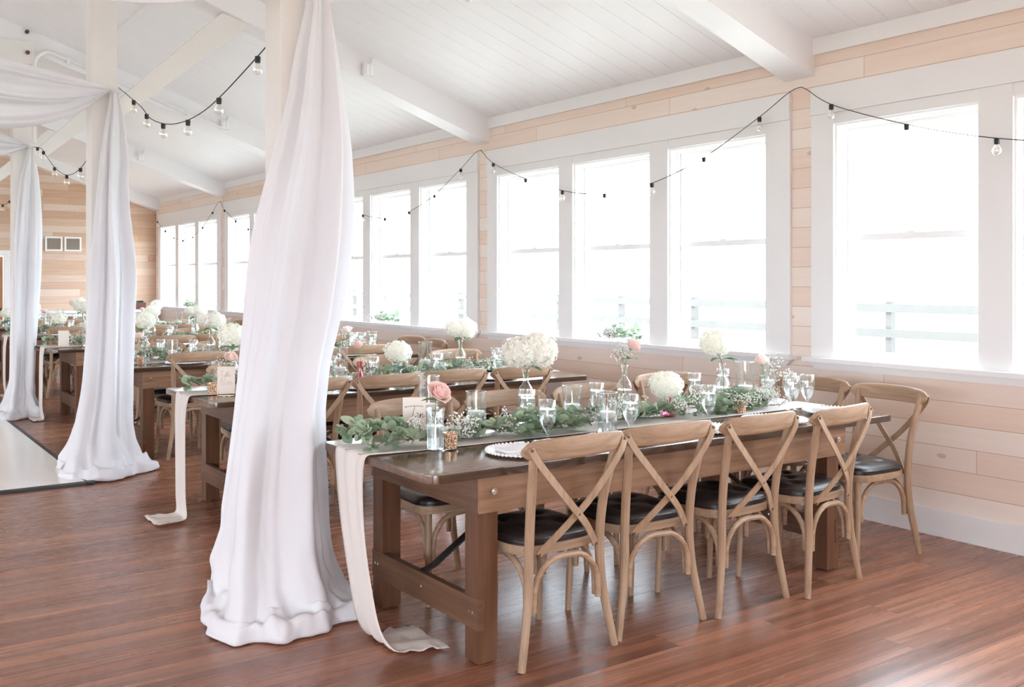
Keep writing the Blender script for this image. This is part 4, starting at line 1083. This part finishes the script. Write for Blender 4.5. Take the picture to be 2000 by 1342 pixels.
def letters(b, strokes, ox, oz, sc, y, r):
    for st in strokes:
        pts = smooth_path([(ox + p[0] * sc, y, oz + p[1] * sc) for p in st], 5); b.tube(pts, r, 5)
TEN = [[(-0.42, 0.34), (-0.05, 0.385), (0.34, 0.36), (0.36, 0.33)], [(-0.36, 0.33), (-0.42, 0.34)], [(0.02, 0.37), (-0.02, 0.20), (-0.10, -0.10), (-0.24, -0.38)],
       [(0.06, -0.07), (0.16, -0.02), (0.17, 0.05), (0.11, 0.07), (0.05, -0.02), (0.07, -0.13), (0.15, -0.13), (0.23, -0.04), (0.27, 0.05), (0.26, -0.04), (0.24, -0.14), (0.30, 0.0), (0.36, 0.04), (0.37, -0.04), (0.36, -0.12), (0.42, -0.10), (0.47, -0.04)]]
NINE = [[(-0.30, -0.15), (-0.26, 0.28), (-0.12, -0.15), (-0.06, 0.32)], [(0.02, 0.08), (0.02, -0.12), (0.06, -0.12)], [(0.02, 0.18), (0.025, 0.19)],
        [(0.09, 0.08), (0.09, -0.12), (0.13, 0.05), (0.18, 0.06), (0.18, -0.10), (0.23, -0.10), (0.29, 0.02), (0.30, 0.08), (0.26, 0.06), (0.26, -0.08), (0.32, -0.12), (0.40, -0.02)]]
TABLEW = [[(-0.34, 0.30), (-0.10, 0.34)], [(-0.22, 0.33), (-0.26, 0.0)], [(-0.12, 0.12), (-0.18, 0.04), (-0.10, 0.0), (-0.08, 0.12), (-0.05, 0.0), (0.02, 0.30), (0.02, 0.0), (0.08, 0.08), (0.04, 0.0), (0.14, 0.30), (0.14, 0.0), (0.22, 0.08), (0.20, 0.12), (0.18, 0.02), (0.28, 0.02)]]
def make_card(label, cat, strokes, r, m, stand, h=0.165, w=0.105, second=None):
    t = thing('table_number_card', label, cat)
    b = MB(); b.box(-w / 2, w / 2, -0.001, 0.001, 0.012, 0.012 + h); part('card', b, M['paper'], t)
    if strokes:
        b = MB(); letters(b, strokes, 0.0, 0.012 + h * (0.52 if not second else 0.40), w, -0.0016, r); part('lettering', b, m, t, True)
        if second:
            b = MB(); letters(b, second, 0.0, 0.012 + h * 0.62, w, -0.0016, r); part('lettering', b, m, t, True)
    b = MB()
    if stand:
        for s in (-1, 1): b.tube([(s * (w / 2 - 0.006), -0.03, 0.002), (s * (w / 2 - 0.002), -0.004, 0.006), (s * (w / 2 - 0.004), -0.003, 0.04), (s * (w / 2 - 0.002), 0.004, 0.012), (s * (w / 2 - 0.006), 0.04, 0.002)], 0.0018, 6)
        b.tube([(-w / 2 + 0.006, -0.03, 0.002), (w / 2 - 0.006, -0.03, 0.002)], 0.0018, 6)
        part('wire_stand', b, M['brass'], t, True)
    else:
        b.box(-w / 2 * 0.7, w / 2 * 0.7, -0.02, 0.02, 0, 0.012); part('base', b, M['glass'], t, bevel=0.002)
    return t
Z = TH + 0.0055
def candle_in(loc, h, lab): candle((loc[0], loc[1], loc[2] + h * 0.42 + 0.001), 0, lab, 'floating candles')

# ---- table with the Ten card
TX = TXS[0]
k = 0; tn = 'Ten card table'
g = make_garland(5, TX + 0.03, TX + TLEN - 0.28, lambda x: TY[0] + 0.61 - 0.05 * min(1, (x - TX) / 1.2), 1150, 46)
tag(g, 'eucalyptus and baby\'s breath garland along the Ten card table', 'garland', 'garlands'); g['group'] = 'garlands'
c = make_card('cream table number card reading Ten in dark script, by the ribbed vase', 'table number', TEN, 0.0011, M['ink'], False); c.location = (2.20, 3.90, Z); c.rotation_euler = (0, 0, -0.42)
ribbed((2.108, 3.555, Z), 0, 'ribbed glass vase holding the open pink rose at the aisle end')
o = make_rose(3, 0.047, 0.066, 1.0, (0.003, -0.004, 0.225), [(-0.01, 0.0, 0.02), (-0.004, 0.0, 0.13)], 'pink', ((-0.75, 0.062), (2.35, 0.066)), (0.75, 0.25), 0.205); o.location = (2.108, 3.555, Z); tag(o, 'open pink rose with two green leaves in the ribbed vase', 'rose')
votive((2.165, 3.530, Z), 0, 'gold speckled votive holder beside the ribbed glass vase', 'votive holders')
for (x, y, tall, lab) in ((2.335, 4.0, 1, 'tall one behind the open pink rose'), (2.50, 3.845, 0, 'between the votive and the first bottle'), (3.02, 3.776, 0, 'short one right of the first goblets'), (2.985, 3.47, 0, 'beside the second front goblet'), (4.157, 3.673, 1, 'tall one right of the third bottle'), (4.50, 3.80, 1, 'tall one nearest the window end')):
    (CYLT if tall else CYL)((x, y, Z), 0, 'clear cylinder vase on the Ten card table, ' + lab, 'cylinder candle vases')
    candle_in((x, y, Z), 0.26 if tall else 0.19, 'floating candle in a Ten card table vase, ' + lab)
bottle((2.90, 4.0, Z), 0, 'clear bottle under the largest hydrangea of the Ten card table', 'clear bottle vases')
o = make_hydrangea(21, 0.115, 190, [((-0.035, 0.0, 0.345), 0.86), ((0.060, -0.01, 0.355), 1.0)], [(-0.012, 0, 0.05), (0.0, 0, 0.20), (0.008, 0, 0.255)], 'petal2', 1); o.location = (2.90, 4.0, Z); tag(o, 'largest cream hydrangea, double headed, in the first bottle of the Ten card table', 'hydrangea', 'hydrangeas')
bottle((3.475, 3.90, Z), 0, 'clear bottle holding a pink rose and baby\'s breath, Ten card table', 'clear bottle vases')
o = make_rose(8, 0.040, 0.058, 0.9, (0.035, -0.015, 0.350), [(-0.008, 0, 0.10), (0.0, 0, 0.24)], 'pink', ((-2.6, 0.075), (2.9, 0.06), (-1.6, 0.05)), (0.3, 0.7), 0.295); o.location = (3.475, 3.90, Z); tag(o, 'pink rose tilted right in the middle bottle of the Ten card table', 'rose', 'roses')
o = make_gyp(4, [((0, 0, 0.26), (-0.5, 0, 1), 0.10), ((0, 0, 0.26), (-0.2, -0.1, 1), 0.11), ((0, 0, 0.26), (0.35, 0, 1), 0.07), ((0, 0, 0.26), (-0.8, 0.2, 0.9), 0.09)], 22, 0.032); o.location = (3.475, 3.90, Z); tag(o, 'sprig of baby\'s breath beside the rose in the middle bottle', "baby's breath", "baby's breath sprigs")
pinkv((3.60, 3.70, Z), 0, 'squat magenta glass bud vase in the Ten card table garland')
o = make_hydrangea(31, 0.092, 180, [((-0.015, 0.0, 0.165), 1.0)], [(0.0, 0, 0.02), (0.0, 0, 0.092)], 'petal', 1); o.location = (3.60, 3.70, Z); tag(o, 'cream hydrangea low in the squat magenta vase', 'hydrangea', 'hydrangeas')
bottle((3.985, 3.68, Z), 0, 'clear bottle holding the tall leaning hydrangea, Ten card table', 'clear bottle vases')
o = make_hydrangea(41, 0.093, 180, [((-0.05, 0.0, 0.375), 1.0)], [(0.014, 0, 0.03), (0.006, 0, 0.20), (-0.004, 0, 0.265)], 'petal', 3); o.location = (3.985, 3.68, Z); tag(o, 'cream hydrangea leaning from the third bottle, seen against the window', 'hydrangea', 'hydrangeas')
votive((4.01, 3.575, Z), 0, 'small votive holder at the foot of the tall candle vase', 'votive holders')
clearv((4.42, 3.755, Z), 0, 'small clear bud vase with a pale rose near the window end')
o = make_rose(15, 0.034, 0.058, 0.9, (-0.03, 0.0, 0.235), [(0.0, 0, 0.02), (0.0, 0, 0.12), (-0.012, 0, 0.18)], 'palepink', ((-2.4, 0.055), (2.2, 0.05)), (0.15, -0.15), 0.165); o.location = (4.42, 3.755, Z); tag(o, 'pale pink rosebud standing alone in the small clear vase', 'rose', 'roses')
o = make_gyp(9, [((0, 0, 0.11), (0.3, 0, 1), 0.16), ((0, 0, 0.11), (0.7, -0.1, 0.8), 0.17), ((0, 0, 0.11), (1.0, -0.1, 0.35), 0.19)], 26, 0.03); o.location = (4.44, 3.765, Z); tag(o, 'arching sprig of baby\'s breath beside the pale rosebud', "baby's breath", "baby's breath sprigs")

# ---- second to sixth tables
gar = Proto(make_garland(17, 0.03, TLEN - 0.25, lambda x: 0.50, 460, 24))
hA = Proto(make_hydrangea(51, 0.095, 110, [((0.0, 0.0, 0.355), 1.0)], [(0.0, 0, 0.03), (0.0, 0, 0.26)], 'petal', 2))          # for a bottle
hB = Proto(make_hydrangea(57, 0.100, 110, [((-0.055, 0.0, 0.350), 0.75), ((0.035, 0.0, 0.345), 1.0)], [(0.0, 0, 0.03), (0.0, 0, 0.26)], 'petal2', 2))
hL = Proto(make_hydrangea(61, 0.100, 110, [((0.0, 0.0, 0.205), 1.0)], [(0.0, 0, 0.02), (0.0, 0, 0.115)], 'petal', 1))         # low, for a bud vase
rA = Proto(make_rose(71, 0.040, 0.052, 0.9, (0.02, -0.02, 0.21), [(0, 0, 0.02), (0.0, 0, 0.115)], 'palepink', ((-2.0, 0.055), (1.0, 0.05)), (0.6, 0.2), 0.165))
rB = Proto(make_rose(73, 0.036, 0.05, 0.7, (-0.02, 0.0, 0.26), [(0, 0, 0.02), (0.0, 0, 0.165)], 'pink', ((-2.4, 0.05), (0.6, 0.05)), (0.3, -0.2), 0.20))
gB = Proto(make_gyp(13, [((0, 0, 0.11), (-0.4, -0.2, 1), 0.10), ((0, 0, 0.11), (0.5, -0.1, 0.9), 0.11), ((0, 0, 0.11), (0.05, 0.2, 1), 0.12)], 20, 0.032))
def dress(k, items):
    tn = TN[k]; cnt = {}
    for it in items:
        kind, x, dy = it[:3]; x += (TXS[k] - 1.808) * 0.6; y = TY[k] + dy; n = cnt.get(kind, 0); cnt[kind] = n + 1
        loc = (x, y, Z); where = '%s, %s from the aisle' % (tn, ORD[n])
        rz = rnd.uniform(0, 6.28)
        if kind in ('cyl', 'cylT'):
            w2 = ('tall' if kind == 'cylT' else 'short')
            (CYLT if kind == 'cylT' else CYL)(loc, 0, '%s clear cylinder candle vase on the %s' % (w2, where), 'cylinder candle vases')
            candle_in(loc, 0.26 if kind == 'cylT' else 0.19, 'white floating candle in the %s vase of the %s' % (w2, where))
        elif kind == 'hyd':
            bottle(loc, 0, 'clear bottle under a hydrangea on the %s' % where, 'clear bottle vases'); hA(loc, rz, 'single cream hydrangea in a bottle on the %s' % where, 'hydrangeas')
        elif kind == 'hyd2':
            bottle(loc, 0, 'clear bottle under a double hydrangea on the %s' % where, 'clear bottle vases'); hB(loc, 0, 'double headed cream hydrangea in a bottle on the %s' % where, 'hydrangeas')
        elif kind == 'low':
            aquav(loc, 0, 'aqua glass bud vase under a hydrangea on the %s' % where, 'aqua bud vases'); hL(loc, rz, 'low cream hydrangea in an aqua vase on the %s' % where, 'hydrangeas')
        elif kind == 'rose':
            clearv(loc, 0, 'clear bud vase with a pale rose on the %s' % where, 'clear bud vases'); rA(loc, rz, 'pale pink rose in a clear vase on the %s' % where, 'roses'); gB(loc, rz, 'baby\'s breath beside the pale rose on the %s' % where, "baby's breath sprigs")
        elif kind == 'prose':
            pinktall(loc, 0, 'slender pink glass vase on the %s' % where, 'slender pink vases'); rB(loc, rz, 'pink rose in a slender pink vase on the %s' % where, 'roses')
        elif kind == 'vot': votive(loc, 0, 'gold speckled votive holder on the %s' % where, 'votive holders')
for k in range(1, 6): gar((TXS[k], TY[k], 0), 0, 'eucalyptus and baby\'s breath garland along the %s' % TN[k], 'garlands')
c = make_card('blush card with pale script reading Nine in gold wire stand, second table row', 'table number', NINE, 0.0007, M['inkpale'], True, second=TABLEW); c.location = (2.03, TY[1] + 0.29, Z); c.rotation_euler = (0, 0, -0.42)
c = make_card('plain backed cream card on the fourth table row by the drape', 'table number', None, 0, None, False); c.location = (2.06, TY[3] + 0.30, Z); c.rotation_euler = (0, 0, -0.35)
c = make_card('cream number card at the aisle end of the third table row', 'table number', None, 0, None, True); c.location = (2.02, TY[2] + 0.42, Z); c.rotation_euler = (0, 0, -0.35)
dress(1, [('vot', 1.97, 0.42), ('hyd', 2.15, 0.59), ('rose', 2.07, 0.46), ('cyl', 2.40, 0.66), ('cylT', 2.80, 0.34), ('prose', 2.91, 0.26), ('low', 3.29, 0.44), ('cylT', 3.57, 0.54), ('cyl', 3.63, 0.36), ('hyd2', 3.88, 0.55), ('rose', 4.32, 0.58), ('vot', 3.0, 0.50)])
dress(2, [('rose', 2.19, 0.45), ('hyd', 2.24, 0.60), ('vot', 2.12, 0.28), ('cyl', 2.42, 0.40), ('hyd2', 2.78, 0.48), ('cyl', 2.95, 0.36), ('low', 3.10, 0.50), ('prose', 3.55, 0.42), ('cylT', 3.75, 0.55), ('rose', 4.17, 0.56), ('rose', 4.05, 0.44), ('cyl', 4.45, 0.60), ('vot', 3.3, 0.40)])
dress(3, [('cylT', 2.24, 0.32), ('prose', 2.42, 0.36), ('low', 2.36, 0.62), ('vot', 2.48, 0.30), ('rose', 2.62, 0.5), ('hyd', 2.95, 0.45), ('cyl', 3.2, 0.5), ('hyd2', 3.45, 0.5), ('cylT', 3.8, 0.45), ('rose', 4.1, 0.5), ('low', 4.3, 0.45)])
dress(4, [('hyd', 2.15, 0.45), ('rose', 2.05, 0.55), ('low', 2.45, 0.42), ('cylT', 2.32, 0.6), ('hyd2', 2.75, 0.5), ('cyl', 3.0, 0.45), ('rose', 3.3, 0.5), ('hyd', 3.7, 0.5), ('cylT', 4.0, 0.45), ('low', 4.25, 0.5)])
dress(5, [('low', 2.2, 0.45), ('hyd', 2.5, 0.5), ('rose', 2.75, 0.45), ('cylT', 2.95, 0.5), ('hyd2', 3.2, 0.5), ('cyl', 3.5, 0.45), ('hyd', 3.85, 0.5), ('rose', 4.15, 0.5)])

# ---- greenery on the sills, planter on the counter
sp = Proto(make_garland(91, -0.15, 0.15, lambda x: 0.0, 60, 16)); sp.root.name = 'sill_greenery'
for p_, (y, lab) in enumerate(((5.98, 'the middle window behind the Ten card table'), (10.0, 'the window right of the large drape'), (17.3, 'the last window bank by the pine wall'))):
    sp((WX - 0.005, y, 0.98 - TH), pi / 2, 'small greenery bunch on the sill of ' + lab, 'sill bunches')
r = thing('planter_box', 'dark reddish wooden planter box with succulents on the white counter', 'planter', (4.76, Y1 - 0.33, 0.921))
b = MB(); b.box(0, 0.21, -0.06, 0.06, 0, 0.012); b.box(0, 0.21, -0.06, -0.05, 0, 0.125); b.box(0, 0.21, 0.05, 0.06, 0, 0.125); b.box(0, 0.01, -0.05, 0.05, 0, 0.125); b.box(0.20, 0.21, -0.05, 0.05, 0, 0.125); b.box(0.01, 0.20, -0.05, 0.05, 0.09, 0.11); part('box', b, M['brownbox'], r)
b = MB(); rr = random.Random(4)
for c_ in ((0.06, 0), (0.11, 0.01), (0.15, -0.01)):
    for q in range(16):
        a = 2.4 * q; leafblade(b, Vector((c_[0], c_[1], 0.11)), Vector((cos(a), sin(a), 0.4 + 0.1 * q)), Vector((0, 0, 1)), 0.06, 0.022, 0.2, -0.1)
part('succulent', b, M['leaf'], r, True, angle=180)
